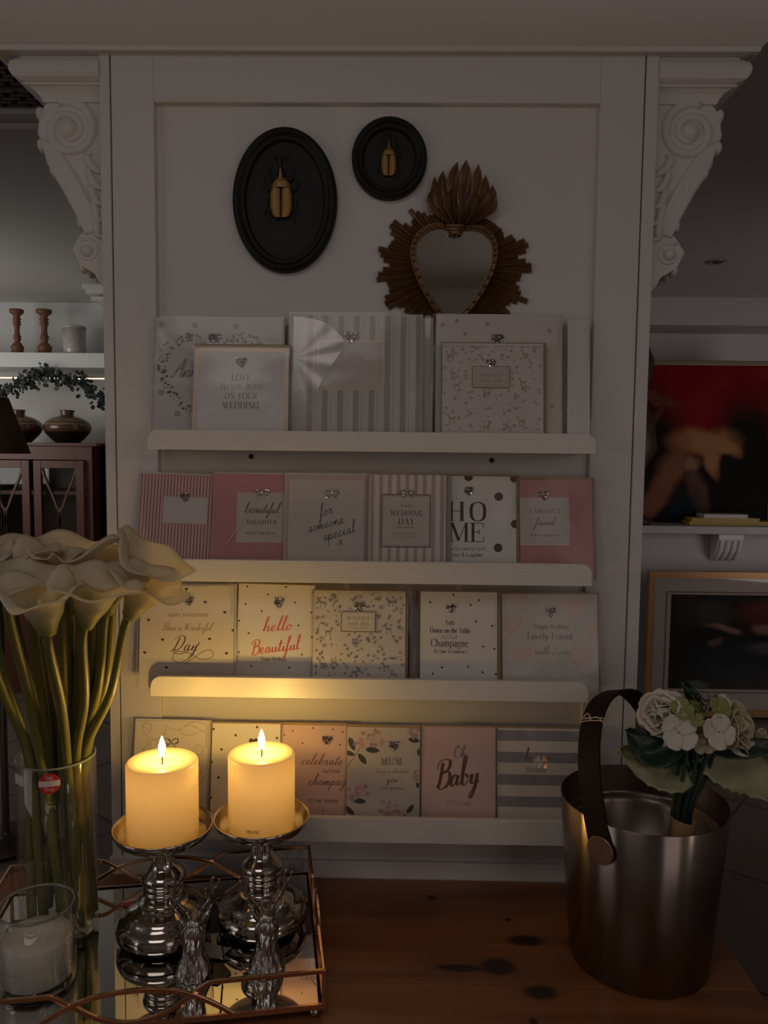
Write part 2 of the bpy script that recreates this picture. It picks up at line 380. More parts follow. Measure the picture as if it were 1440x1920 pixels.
def write(b, s, cx, base, h, m, tf, font=SER, track=6, thick=15, thin=4, shear=0, rot=0, align='c', y=-.0004, wmul=1.0):
    """cx, base: card coordinates (y up), h cap height; tf(x,z,y)->3-D"""
    k = h/100.0; tot = gwidth(s, font, track); x = -tot/2 if align == 'c' else 0
    cr, sr = cos(rot), sin(rot)
    def T(px, pz):
        px = (px+pz*shear)*k*wmul; pz *= k
        return (cx+px*cr-pz*sr, base+px*sr+pz*cr)
    hk = k/2
    for ch in s:
        g = font.get(ch)
        if not g: x += (34 if font is SER else 28)+track; continue
        if font is SER:
            for st in g[1].split(';'):
                ty, rest = st[0], st[2:]
                P = [tuple(float(q) for q in p.split(',')) for p in rest.split()]
                if ty == 'd':
                    P = [(P[0][0]-7, P[0][1]), (P[0][0]+7, P[0][1])]; w0 = w1 = 14
                elif ty == 'v': w0 = w1 = thick
                elif ty in 'ts': w0 = w1 = thin
                else: P = [tuple(q) for q in cat(P, 5)]; w0, w1 = thin, thick
                Q = [T(px+x, pz) for px, pz in P]
                pen(b, Q, (lambda dx, dy, w0=w0, w1=w1: (w0+(w1-w0)*abs(dy)**1.6)*hk), m, y, tf)
        else:
            for st in g[1].split('|'):
                P = [tuple(float(q) for q in p.split(',')) for p in st.split()]
                P = [tuple(q) for q in cat(P, 5)]
                Q = [T(px+x, pz) for px, pz in P]
                pen(b, Q, (lambda dx, dy: (thin+(thick-thin)*max(0, -dy)**1.5)*hk), m, y, tf)
        x += g[0]+track

# ------------------------------------------------------------------ room shell
CEIL = 2.4; BACK = 3.72
X0, X1, Y0 = -3.4, 3.4, -3.2
def brick_floor():
    m, nt, b = nm('floor_tiles'); N = nt.nodes; L = nt.links
    tc = N.new('ShaderNodeTexCoord'); mp = N.new('ShaderNodeMapping'); mp.inputs['Rotation'].default_value = (0, 0, radians(38))
    br = N.new('ShaderNodeTexBrick'); br.inputs['Scale'].default_value = 1.0; br.inputs['Brick Width'].default_value = .6; br.inputs['Row Height'].default_value = .6
    br.offset = 0; br.inputs['Mortar Size'].default_value = .006
    br.inputs['Color1'].default_value = (.16, .12, .10, 1); br.inputs['Color2'].default_value = (.12, .095, .08, 1); br.inputs['Mortar'].default_value = (.03, .025, .02, 1)
    L.new(tc.outputs['Object'], mp.inputs[0]); L.new(mp.outputs[0], br.inputs[0]); L.new(br.outputs[0], b.inputs['Base Color']); b.inputs['Roughness'].default_value = .5
    return m
struct(B().box((X0, Y0, -.05), (X1, BACK+.1, 0), brick_floor()).build('floor'))
struct(B().box((X0, Y0, CEIL), (X1, BACK+.1, CEIL+.05), ceilp).build('ceiling'))
struct(B().box((X0, BACK, 0), (X1, BACK+.1, CEIL), wallp).build('wall_back'))
struct(B().box((X0-.1, Y0, 0), (X0, BACK+.1, CEIL), wallp).build('wall_left'))
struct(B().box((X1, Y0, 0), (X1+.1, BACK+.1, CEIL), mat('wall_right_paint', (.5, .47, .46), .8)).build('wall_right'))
struct(B().box((X0-.1, Y0-.1, 0), (X1+.1, Y0, CEIL), wallp).build('wall_front'))

# centre column with a recessed panel, its cornice
cx0, cx1 = -.485, .4118; ix0, ix1 = -.397, .3205; iz1 = 2.02; CT = 2.095
b = B(); D = .24
b.box((cx0, .012, 0), (cx1, D, CT), paint)                       # body, its face is the recessed panel
b.box((cx0, 0, 0), (cx0+.0165, .012, CT), paint)                  # outer beads
b.box((cx0+.019, 0, 0), (ix0, .012, CT), paint)                   # left stile
b.box((ix1, 0, 0), (cx1-.0225, .012, CT), paint)                  # right stile
b.box((cx1-.02, 0, 0), (cx1, .012, CT), paint)
b.box((ix0, 0, iz1), (ix1, .012, CT), paint)                      # top rail
struct(b.build('wall_center', bevel=.0012))
b = B()
b.box((ix0, 0.002, .0), (ix1, .013, .826), paint); b.box((cx0-.002, -.008, 0), (cx1+.002, .003, .758), paint)
struct(b.build('baseboard_center', bevel=.0015))
for (px, py) in ((471, 856), (922, 863)):
    p = atY(px, py, .0118); hb = B(); hb.lathe([(0, 0), (.0035, 0), (.0042, .0006), (.0044, 0)], mat('screw_hole_brown', (.03, .018, .012), .7), 14)
    struct(hb.build('trim_2', loc=(p.x, p.y, p.z), rot=(radians(90), 0, 0)))
# cornice: a crown moulding that returns round three sides of the column top
prof = [(0, 2.093), (.008, 2.093), (.009, 2.100), (.014, 2.104), (.022, 2.112), (.032, 2.124), (.041, 2.138), (.048, 2.152), (.053, 2.166), (.056, 2.1765), (.068, 2.179), (.068, 2.215), (0, 2.215)]
b = B(); ex0, ex1 = -.645, .556; yb = .30
k0 = 0; vs = []; 
for o_, z in prof: vs += [(ex0-o_, yb, z), (ex0-o_, -.006-o_, z), (ex1+o_, -.006-o_, z), (ex1+o_, yb, z)]
fs = []
for j in range(len(prof)-1):
    for i in range(3): fs.append((j*4+i, j*4+i+1, (j+1)*4+i+1, (j+1)*4+i))
b.add(vs, fs, paint); b.box((ex0, -.004, 2.0935), (ex1, yb, 2.214), paint)
struct(b.build('trim_1'))

# carved corbels, one each side under the cornice
def spiral(c, r0, turns, dirn, a0, shrink, n=60):
    return [(c[0]+dirn*cos(a0+2*pi*turns*i/n)*r0*(1-shrink*i/n), c[1]+sin(a0+2*pi*turns*i/n)*r0*(1-shrink*i/n)) for i in range(n+1)]
def corbel(side, label):
    # local x = outwards from the column side, z down from the cornice, y depth
    root = thing('corbel', label, 'corbel', ((cx0 if side < 0 else cx1), 0, 2.093), group='carved corbels under the cornice')
    sx = side
    Yf, Yb = .012, .13
    def X(pts): return [(sx*x, z) for x, z in pts]
    def pr(bb, pts, y0, y1, m=plaster):
        q = X(pts); bb.prism_y(q if sx > 0 else q[::-1], y0, y1, m)
    ab = B()
    for mold in ([(.118, -.041), (.128, -.038), (.139, -.034), (.144, -.027), (.145, -.019), (.142, -.011), (.134, -.006), (.128, -.003), (.128, 0)], [(.100, -.066), (.103, -.058), (.109, -.051), (.117, -.046), (.126, -.044), (.126, -.041)]):
        vs = []; base_o = .10
        for o_, z in mold: vs += [(0, Yf+.006-(o_-base_o)*.5, z), (sx*o_, Yf+.006-(o_-base_o)*.5, z), (sx*o_, Yb+.02, z), (0, Yb+.02, z)]
        m_ = len(mold); fs = [(0, 1, 2, 3), tuple(4*(m_-1)+q for q in (3, 2, 1, 0))]
        for q in range(m_-1):
            fs.append((4*q+3, 4*q+7, 4*q+4, 4*q))
            for e in range(3): fs.append((4*q+e, 4*q+4+e, 4*q+5+e, 4*q+1+e))
        ab.add(vs, fs, plaster)
    ab.build('abacus', root)
    bd = B()   # S-shaped body
    out = [(0, -.056), (.062, -.056), (.092, -.064), (.106, -.082), (.110, -.105), (.106, -.130), (.093, -.160), (.075, -.190), (.056, -.218), (.042, -.246), (.036, -.268),
           (.044, -.276), (.053, -.290), (.055, -.306), (.048, -.322), (.034, -.333), (.022, -.340), (.016, -.352), (.008, -.362), (0, -.378)]
    out = [tuple(p) for p in cat(out, 3)]
    pr(bd, out[::-1], Yf+.010, Yb-.01)
    bd.build('bracket_body', root, bevel=.003)
    vo = B()   # raised scroll bands
    def band(pts, w, h=.010, y=None, taper=1):
        P = [Vector((sx*x, (Yf+.012 if y is None else y), z)) for x, z in pts]; n = len(P)
        vo.tube(P, [w*(1-(1-taper)*i/(n-1)) for i in range(n)], plaster, n=8, flat=1)
    sp = spiral((.060, -.108), .046, 1.9, 1, radians(70), .86)
    band([(.108-.0*t, 0) for t in ()] or sp, .0085, taper=.75)
    vo.ball((sx*.060, Yf+.010, -.108), .016, plaster, sc=(1, .8, 1))
    vo.build('scroll', root); vo = B()
    sp2 = spiral((.034, -.303), .020, 1.3, 1, radians(60), .75, 36); band(sp2, .0048, taper=.8)
    vo.ball((sx*.034, Yf+.010, -.303), .010, plaster, sc=(1, .9, 1))
    vo.build('scroll', root)
    rb = B()   # acanthus ribs running down the face
    for k in range(6):
        t = k/5
        P = [(.104-.020*t, -.122-.012*t), (.090-.030*t, -.165-.006*t), (.066-.026*t, -.205-.002*t), (.046-.022*t, -.245), (.034-.018*t, -.276+.004*t)]
        Q = [Vector((sx*x, Yf+.009, z)) for x, z in [tuple(p) for p in cat(P, 5)]]
        rb.tube(Q, [.0022+.0034*sin(pi*i/(len(Q)-1)) for i in range(len(Q))], plaster, n=6)
    for k in range(5):   # small curling leaves against the column
        z = -.165-.026*k; P = [(.002, z-.012), (.014, z-.008), (.026-.003*k, z+.004), (.030-.003*k, z+.016), (.022, z+.020)]
        Q = [Vector((sx*x, Yf+.009, zz)) for x, zz in [tuple(p) for p in cat(P, 4)]]
        rb.tube(Q, [.006*sin(pi*(i+1)/(len(Q)+1))+.0015 for i in range(len(Q))], plaster, n=6)
    rb.build('acanthus_ribs', root)
    fr = B()   # leaf fringe along the outer edge
    edge = [(.109, -.082), (.112, -.108), (.108, -.132), (.099, -.152), (.088, -.172), (.076, -.190), (.064, -.208), (.050, -.240), (.045, -.256), (.056, -.300), (.046, -.326)]
    for i, (x, z) in enumerate(edge[:9]):
        for y in (.035, .07, .10):
            fr.ball((sx*(x-.001), y+.006*((i % 2)*2-1), z), .0095, plaster, n=8, k=6, sc=(.75, 1.5, 1.25))
    fr.build('leaf_fringe', root)
    f2 = B()
    for i, (x, z) in enumerate(edge[9:]):
        for y in (.035, .07, .10): f2.ball((sx*(x-.001), y, z), .0095, plaster, n=8, k=6, sc=(.75, 1.5, 1.25))
    f2.build('leaf_tip', root)
    return root
corbel(-1, 'white carved scroll corbel on the left side of the column, by the ceiling grille')
corbel(1, 'white carved scroll corbel on the right side of the column, by the dark ceiling')

# ------------------------------------------------------------------ picture ledges
LX0, LX1 = -.3885, .3095
LEDGES = [(1.4615, 1.4925, 'top'), (1.2545, 1.2895, 'second'), (1.068, 1.1008, 'third'), (.831, .872, 'lowest')]
LIPY = -.082
for i, (z0, z1, nme) in enumerate(LEDGES):
    words_ = {'top': 'white picture ledge highest on the panel, holding the wedding and baby girl cards',
              'second': 'white picture ledge holding the pink, daughter and HOME cards',
              'third': 'white picture ledge lit golden above the candles, holding the hello Beautiful card',
              'lowest': 'white picture ledge lowest on the panel, behind the two candles'}[nme]
    r = thing('picture_ledge', words_, 'shelf', (0, 0, z0), group='white picture ledges on the column')
    h = z1-z0; R_ = .017
    pts = [(LX0, 0), (LX1, 0)]
    if i == 3: pts += [(LX1, h), (LX0, h)]
    else:
        pts += [(LX1, h-R_)]+[(LX1-R_+R_*cos(a), h-R_+R_*sin(a)) for a in [radians(d) for d in range(15, 90, 15)]]+[(LX1-R_, h), (LX0+R_, h)]
        pts += [(LX0+R_+R_*cos(a), h-R_+R_*sin(a)) for a in [radians(d) for d in range(105, 180, 15)]]+[(LX0, h-R_)]
    B().prism_y(pts, LIPY, LIPY+.010, paint_shelf).build('front_lip', r, bevel=.001)
    B().box((LX0, LIPY+.010, 0), (LX1, 0.011, .012), paint_shelf).build('ledge_board', r, bevel=.0008)
    B().box((LX0, -.0, .012), (LX1, .0115, .052), paint_shelf).build('back_rail', r, bevel=.0008)

# ------------------------------------------------------------------ greeting cards
def plane_hit(px, py, P0, n):
    d = ray(px, py); return CAM + d*((P0-CAM).dot(n)/d.dot(n))
RG = random.Random(99)
class Card:
    """a card leaning back on a ledge. box = photo pixels (x0, y_top, x1, y_lip) of its face; drawing calls use the same pixels."""
    def __init__(s, shelf, box, yb, label, face, tilt=9, roll=0, env=None, envd=(.004, .003), sleeve=True, thick=.0012, group=None, drop=0, slv=(.003, .003)):
        z0, z1, _ = LEDGES[shelf]; zb = z0+.0125-drop
        t = radians(tilt); n = Vector((0, -cos(t), sin(t)))
        P0 = Vector((0, yb, zb)); x0, yt, x1, yl = box
        A = plane_hit(x0, (yt+yl)/2, P0, n); C_ = plane_hit(x1, (yt+yl)/2, P0, n); T_ = plane_hit((x0+x1)/2, yt, P0, n); Lp = plane_hit((x0+x1)/2, yl, P0, n)
        s.W = C_.x-A.x; s.zt = (T_.z-zb)/cos(t); s.zl = (Lp.z-zb)/cos(t); s.box = box; s.H = s.zt; s.sc = s.W/(x1-x0)
        s.root = thing('greeting_card', label, 'card', (A.x, yb, zb), (-t, radians(roll), 0), group)
        s.b = B(); s.b.box((0, 0, 0), (s.W, thick, s.H), face); s.thick = thick; s.ly = 0
        s.env, s.envd, s.sleeve, s.slv = env, envd, sleeve, slv; s.gems = None; s.tk = thick
    def q(s, x, y):
        x0, yt, x1, yl = s.box
        return ((x-x0)/(x1-x0)*s.W, s.zl+(yl-y)/(yl-yt)*(s.zt-s.zl))
    def layer(s): s.ly -= .000003; return s.ly
    def tf(s, x, z, y): return (x, y, z)
    def clip(s, a): return max(0, min(s.W, a))
    def rect(s, x0, y0, x1, y1, m, full=False):
        a = s.q(x0, y1); c = s.q(x1, y0); y = s.layer()
        ax, cx = s.clip(a[0]), s.clip(c[0]); az, cz = max(0, a[1]), min(s.H, c[1])
        if full: az = 0
        if cx > ax and cz > az: s.b.add([(ax, y, az), (cx, y, az), (cx, y, cz), (ax, y, cz)], [(0, 1, 2, 3)], m)
    def frame(s, x0, y0, x1, y1, w, m):
        s.rect(x0, y0, x1, y0+w, m); s.rect(x0, y1-w, x1, y1, m); s.rect(x0, y0, x0+w, y1, m); s.rect(x1-w, y0, x1, y1, m)
    def stripes(s, xs, w, m, y0=None, y1=None):
        for x in xs: s.rect(x, s.box[1] if y0 is None else y0, x+w, s.box[3]+30 if y1 is None else y1, m, full=y1 is None)
    def poly(s, pts, m):
        y = s.layer(); Q = [s.q(*p) for p in pts]
        s.b.add([(s.clip(x), y, max(0, min(s.H, z))) for x, z in Q], [tuple(range(len(Q)))], m)
    def dot(s, x, y, r, m, n=10): s.poly([(x+r*cos(2*pi*i/n), y+r*sin(2*pi*i/n)) for i in range(n)], m)
    def heart(s, x, y, r, m):
        P = []
        for i in range(20):
            t = 2*pi*i/20; P.append((x+r*(16*sin(t)**3)/16, y-r*(13*cos(t)-5*cos(2*t)-2*cos(3*t)-cos(4*t))/16))
        s.poly(P, m)
    def curve(s, pts, w, m, thin=None, y=None, closed=False):
        Q = [s.q(*p) for p in pts]; Q = [tuple(v) for v in cat(Q, 5, closed)]
        if closed: Q.append(Q[0])
        hw = w*s.sc/2; th = hw if thin is None else thin*s.sc/2
        pen(s.b, Q, lambda dx, dy: th+(hw-th)*abs(dy), m, s.layer() if y is None else y, s.tf)
    def text(s, st, x, y, h, m, font=SER, **k):
        a = s.q(x, y); write(s.b, st, a[0], a[1], h*s.sc, m, s.tf, font, y=s.layer(), **k)
    def gem_pts(s, pts, r, m=None):
        g = B()
        for (x, y) in pts:
            a = s.q(x, y); k = len(g.v); g.octa((0, 0, 0), r*s.sc, m or (gem if RG.random() < .78 else gem_b)); M3 = Matrix.Rotation(RG.uniform(0, 3), 3, 'X') @ Matrix.Rotation(RG.uniform(0, 3), 3, 'Z')
            for j in range(k, k+6): v_ = M3 @ Vector(g.v[j]); g.v[j] = (v_.x+a[0], v_.y-.0012, v_.z+a[1])
        return g
    def gem_heart(s, x, y, r):
        pts = []; st = r/4.4
        yy = -r
        row = 0
        while yy < r*1.1:
            xx = -r+(row % 2)*st*.5
            while xx <= r:
                u, v = xx/r*1.08, -yy/r*1.0-.12
                if u*u+(1.15*v-.62*sqrt(abs(u)))**2 < 1: pts.append((x+xx, y+yy))
                xx += st
            yy += st*.86; row += 1
        s.gem_pts(pts, st*.62).build('rhinestone_heart', s.root)
    def gem_bow(s, x, y, r):
        P = []
        for sg in (-1, 1):
            for i in range(16):
                t = 2*pi*i/16; P.append((x+sg*(r*.52+r*.46*cos(t)), y-r*.12+r*.36*sin(t)-r*.12*cos(t)))
            for i in range(6): P.append((x+sg*(r*.1+r*.6*i/5), y+r*.1+r*.62*i/5*(1-.25*i/5)))
        for i in range(3): P.append((x, y-r*.1+i*r*.12))
        s.gem_pts(P, r*.12).build('rhinestone_bow', s.root)
    def sheen(s, pts):
        s.gl = getattr(s, 'gl', []) + [pts]
    def done(s, flap=None):
        s.b.build('card_front', s.root)
        if s.env:
            e = B(); dx, dz = s.envd; e.box((-.001, s.tk+.0004, 0), (s.W+dx, s.tk+.0014, s.H+dz), s.env); e.build('envelope', s.root)
        if s.sleeve:
            f = B(); a, c = s.slv; Wd, Hd = s.W+2*a, s.H+c; n = 7
            sd = random.random()*9
            def fn(u, v): return (-a+Wd*u, -.0028-.0011*sin(7*u+sd)*sin(5*v+2*sd), Hd*v)
            f.grid(fn, 14, 14, cello)
            f.add([(-a, -.0028, 0), (-a, s.tk+.002, 0), (-a, s.tk+.002, Hd), (-a, -.0028, Hd)], [(0, 1, 2, 3)], cello)
            f.add([(s.W+a, -.0028, 0), (s.W+a, s.tk+.002, 0), (s.W+a, s.tk+.002, Hd), (s.W+a, -.0028, Hd)], [(0, 1, 2, 3)], cello)
            for xx in (-a, s.W+a): f.tube([(xx, -.0026, 0), (xx, -.0026, Hd)], .00028, mat('sleeve_seam', (.5, .48, .47), .25), n=4)
            if flap:   # glittery side print of the sleeve
                y0, y1 = flap; za = s.q(0, y1)[1]; zc = s.q(0, y0)[1]
                P = [(s.W-.003+.0012*sin(i*2.1)+.0007*sin(i*5.3), -.0031, za+(zc-za)*i/60) for i in range(61)]
                f.tube(P, .00028, mat('sleeve_print', (.62, .6, .6), .25), n=4)
            for P_ in getattr(s, 'gl', []):
                Q = [s.q(*p) for p in P_]
                if len(P_) == 2: f.tube([(Q[0][0], -.0042, Q[0][1]), ((Q[0][0]+Q[1][0])/2-.0006, -.0044, (Q[0][1]+Q[1][1])/2), (Q[1][0], -.0042, Q[1][1])], [.0003, .0006, .0002], mat('crease_highlight', (.75, .72, .70), .15), n=5)  # pale tube paints the bright highlight along a film crease
                else:
                    cx_, cz_ = Q[-1][0]+.004, sum(z for x, z in Q)/len(Q)
                    f.add([(cx_, -.0046, cz_)]+[(x, -.0046-.0006*sin(k*.9), z) for k, (x, z) in enumerate(Q)], [(0, k+1, k+2) for k in range(len(Q)-1)], cello_sheen, True)
            f.build('clear_sleeve', s.root)
        return s.root

def deer(c, x, y, s, m, flip=1):
    f = flip
    c.poly([(x+f*a*s, y+b_*s) for a, b_ in ((-.5, -.1), (-.3, -.25), (.2, -.22), (.42, -.3), (.55, -.75), (.72, -.95), (.82, -.75), (1.0, -.62), (.8, -.5), (.62, -.2), (.5, .15), (-.4, .15))], m)
    for a in (-.42, -.25, .3, .46): c.rect(x+f*a*s-s*.04, y+.1*s, x+f*a*s+s*.05, y+.85*s, m)
def woodland(c, x0, y0, x1, y1, m, m2, avoid, seed):
    R = random.Random(seed)
    dd = [(0.04, .12), (.38, .2), (.80, .1), (.10, .46), (.78, .42), (.40, .55), (.06, .84), (.40, .93), (.76, .86), (.55, .42)]
    for i, (a, b_) in enumerate(dd):
        x, y = x0+(x1-x0)*a+5, y0+(y1-y0)*b_
        if avoid[0]-10 < x < avoid[2]+6 and avoid[1]-8 < y < avoid[3]+8: continue
        deer(c, x+3, y, 11, m, 1 if i % 2 else -1)
    for i in range(270):
        x, y = R.uniform(x0+2, x1-2), R.uniform(y0+2, y1-2)
        if avoid[0]-3 < x < avoid[2]+3 and avoid[1]-3 < y < avoid[3]+3: continue
        k = i % 4; a = R.uniform(0, 6.28); mm = m if R.random() < .55 else m2
        if k == 0:
            s = 4.3; c.poly([(x-s*cos(a), y-s*sin(a)), (x+1.2*sin(a), y-1.2*cos(a)), (x+s*cos(a), y+s*sin(a)), (x-1.2*sin(a), y+1.2*cos(a))], mm)
            c.poly([(x, y), (x+s*cos(a+1.2), y+s*sin(a+1.2)), (x+1.3*cos(a+.6), y+1.3*sin(a+.6))], mm)
        elif k == 1: c.heart(x, y, 2.5, mm)
        elif k == 2:
            for j in range(4): c.dot(x+1.6*cos(a+j*1.57), y+1.6*sin(a+j*1.57), 1.35, mm, 5)
        else: c.dot(x, y, 1.0, mm, 5)

# ---- top ledge
c = Card(0, (291, 598, 528, 804), -.034, 'large white card with a confetti dot heart, behind the LOVE wedding card', grey_card, tilt=7, env=grey_card)
R = random.Random(3)
for i in range(520):     # ring of confetti dots in a heart shape
    t = R.uniform(0, 2*pi); k = R.uniform(.93, 1.12)
    x = 402+k*96*sin(t)**3; y = 715-k*6.6*(13*cos(t)-5*cos(2*t)-2*cos(3*t)-cos(4*t))*1.02
    if abs(x-400) < 14 and y < 640: continue
    c.dot(x, y, R.choice((.9, 1.2, 1.6, 2.4)), ink_dark if R.random() < .7 else ink_grey, 6)
for (x, y) in ((301, 609), (363, 610), (441, 611), (303, 737), (334, 776)): c.dot(x, y, 5, stripe_g, 12)
c.text('Anniversary', 322, 708, 34, ink_grey, SCR, align='l', thick=5, thin=3, shear=.3, track=0)
c.gem_heart(402, 640, 13); c.done()
c = Card(0, (362, 652, 541, 806), -.056, 'square wedding card reading LOVE TO YOU BOTH, standing at the front of the top ledge', white_card, tilt=8, env=kraft, envd=(.002, .006))
for k, w in ((3, 1.6), (7, 1.6)): c.frame(362+k, 652+k-2, 541-k+1, 850, w, ink_gold)
c.gem_heart(452, 683, 11)
for t, y, h in (('LOVE', 714, 12), ('TO YOU BOTH', 730, 9.5), ('ON YOUR', 748, 11), ('WEDDING', 766, 12)): c.text(t, 452, y, h, ink_grey if h < 10 else ink_dark, track=9, thick=12)
c.text('WITH LOVE & CONGRATULATIONS', 452, 780, 4, white_ink, track=14); c.done()
c = Card(0, (790, 596, 812, 810), -.032, 'narrow edge of a card tucked behind the large striped card on the top ledge', grey_card, tilt=7); c.done(flap=(610, 720))
c = Card(0, (543, 592, 788, 810), -.044, 'large grey and white striped card with a blank label on the top ledge', grey_card, tilt=7, env=grey_card, slv=(.003, .005))
c.stripes([575+i*29.2 for i in range(8)], 11, stripe_g); c.stripes([590+i*29.2 for i in range(7)], 3, pink_l)
c.rect(597, 640, 717, 731, label_card); c.frame(596, 639, 718, 732, 1.2, ink_gold)
c.text('HAPPY', 657, 682, 9, ivory, track=8); c.text('ANNIVERSARY', 657, 700, 7, ivory, track=8)
c.sheen([(546, 596)]+[tuple(v) for v in cat([(546, 596), (575, 598), (608, 607), (632, 625), (646, 646), (632, 672), (612, 702), (598, 730), (588, 770), (580, 806)], 4)]+[(546, 806)]); c.gem_heart(659, 637, 13); c.done(flap=(600, 700))
c = Card(0, (1064, 600, 1106, 808), -.034, 'pale card edge in a clear sleeve at the far right end of the top ledge', white_card, tilt=7); c.done(flap=(605, 680))
c = Card(0, (818, 592, 1050, 811), -.042, 'large cream card with scattered gold dots behind the baby girl card', ivory, tilt=7, env=grey_card, slv=(.006, .002))
for (x, y) in ((829, 610), (856, 602), (913, 608), (872, 627), (842, 650), (1000, 700), (1030, 620), (1035, 760)): c.dot(x, y, 4.2, blush, 12)
c.gem_heart(933, 641, 13); c.done(flap=(610, 670))
c = Card(0, (829, 644, 1019, 811), -.058, 'square woodland print card reading BEAUTIFUL BABY GIRL on the top ledge', ivory, tilt=8, env=kraft, envd=(.005, .002))
woodland(c, 829, 648, 1015, 812, blush, pink_l, (886, 686, 955, 727), 5)
for x in (836, 880, 930, 980): c.text('BEAUTIFUL  BABY GIRL', x+16, 651, 2.6, blush, track=12)
c.rect(886, 688, 955, 727, label_card); c.frame(885, 687, 956, 728, 1.5, ink_gold)
c.text('BEAUTIFUL', 920, 707, 5.6, ink_gold, track=26); c.text('BABY GIRL', 920, 717, 5.6, ink_gold, track=24); c.text('CONGRATULATIONS', 920, 723, 2.6, ink_gold, track=24)
c.gem_heart(921, 685, 10); c.done(flap=(655, 720))

# ---- second ledge
c = Card(1, (258, 888, 402, 1056), -.040, 'pink pinstriped card with a blank white label at the left end of the second ledge', pink_l, tilt=9, roll=1.6, env=grey_card)
c.stripes([258+i*6.1 for i in range(25)], 2.6, pink_d); c.rect(302, 930, 384, 979, grey_card); c.text('happy birthday', 343, 962, 7, ivory, SCR, thick=7)
c.gem_heart(343, 933, 10); c.done()
c = Card(1, (399, 889, 532, 1056), -.048, 'rose pink card reading beautiful DAUGHTER on the second ledge', pink, tilt=9, env=grey_card)
c.rect(446, 926, 560, 1015, label_card); c.frame(444, 924, 562, 1017, 1.2, white_ink)
c.text('beautiful', 490, 962, 20, ink_dark, SCR, shear=.25, thick=8, thin=4, track=0); c.text('DAUGHTER', 491, 983, 8, ink_dark, track=14); c.text('HAPPY BIRTHDAY', 490, 1002, 4.2, ink_dark, track=26, thick=22)
c.sheen([(410, 1047), (468, 960)]); c.sheen([(468, 960), (480, 935)]); c.gem_bow(491, 925, 13); c.done()
c = Card(1, (533, 890, 688, 1056), -.052, 'cream card reading for someone special in handwriting on the second ledge', label_card, tilt=9, env=grey_card)
c.frame(536, 893, 686, 1080, 1.1, pink_d); c.frame(539, 897, 684, 1080, 1.1, pink_d)
for t, x, y in (('for', 612, 966), ('someone', 612, 990), ('special', 637, 1006), ('x', 640, 1021)): c.text(t, x, y, 23, ink_black, SCR, shear=.2, rot=radians(16), thick=5.5, thin=5, track=4)
c.gem_bow(621, 926, 13); c.done()
c = Card(1, (690, 890, 836, 1057), -.054, 'rose and cream striped card reading on your WEDDING DAY on the second ledge', ivory, tilt=9, env=blue_g, envd=(.0085, 0))
c.stripes([694+i*16.4 for i in range(9)], 7, stripe_p)
c.rect(715, 928, 807, 1026, label_card); c.frame(714, 927, 808, 1027, 1.6, ink_dark); c.frame(717, 930, 805, 1024, .7, ink_dark)
c.text('on your', 761, 950, 8, ink_dark, SCR, shear=.25, thick=8, thin=5); c.text('WEDDING', 762, 967, 9.5, ink_dark, track=18); c.text('DAY', 762, 984, 11.5, ink_dark, track=18)
c.rect(745, 989, 776, 990, ink_dark); c.text('CONGRATULATIONS', 761, 1003, 3.6, ink_gold, track=16); c.text('TO YOU BOTH', 761, 1010, 3.6, ink_gold, track=16)
c.gem_bow(763, 926, 13); c.done(flap=(897, 965))
c = Card(1, (822, 893, 968, 1058), -.044, 'white card with dark dots and large letters HOME on the second ledge', white_card, tilt=9, env=kraft, envd=(.006, .003))
for (x, y, r) in ((878, 894, 8.5), (965, 896, 8.5), (935, 931, 8.2), (966, 982, 8.2), (934, 1027, 8.2)): c.dot(x, y, r, ink_dark, 18)
c.text('HO', 876, 977, 35, ink_dark, track=22, thick=17, wmul=1.1); c.text('ME', 875, 1016, 35, ink_dark, track=0, thick=15, wmul=1.22)
c.text('May Your New Home Be Full Of', 868, 1032, 5.4, ink_dark, track=3); c.text('Love & Laughter', 876, 1044, 7.5, ink_dark, track=4)
c.gem_heart(879, 924, 10); c.done(flap=(900, 965))
c = Card(1, (976, 900, 1112, 1070), -.046, 'pink card reading FABULOUS friend at the right end of the second ledge', pink, tilt=9, roll=-.6, env=kraft, envd=(.005, .003), drop=.010)
c.rect(960, 936, 1066, 1022, label_card); c.frame(960, 935, 1068, 1023, 1.2, white_ink)
c.text('FABULOUS', 1023, 963, 7.8, ink_dark, track=22); c.text('friend', 1022, 986, 15, ink_dark, SCR, shear=.25, thick=9, thin=5); c.text('HAPPY BIRTHDAY', 1023, 1007, 4.2, ink_dark, track=26, thick=22)
c.gem_heart(1023, 933, 11); c.done(flap=(905, 965))

# ---- third ledge
c = Card(2, (264, 1101, 440, 1268), -.056, 'cream card reading HAPPY ANNIVERSARY Have a Wonderful Day, left on the third ledge', ivory, tilt=9, roll=-1.0, env=grey_card, drop=.008)
for (x, y) in ((350, 1106), (314, 1134), (386, 1131), (280, 1164), (423, 1150), (307, 1201), (395, 1200), (274, 1225), (427, 1227), (439, 1184), (315, 1253)): c.heart(x, y, 3.2, ink_dark)
c.text('HAPPY ANNIVERSARY', 355, 1158, 5.8, ink_gold, track=10)
c.text('Have a Wonderful', 352, 1184, 14, ink_gold, SCR, shear=.35, thick=8, thin=3, track=0); c.text('Day', 348, 1222, 27, ink_dark, SCR, shear=.35, thick=9, thin=3)
c.curve([(322, 1222), (340, 1228), (366, 1216), (378, 1208)], 1.2, ink_dark); c.curve([(376, 1204), (362, 1232), (340, 1244), (326, 1236), (334, 1224), (356, 1226), (380, 1238), (400, 1234), (400, 1222), (386, 1222), (368, 1234), (350, 1246)], 1.0, ink_dark)
c.gem_heart(355, 1132, 11); c.done(flap=(1097, 1160))
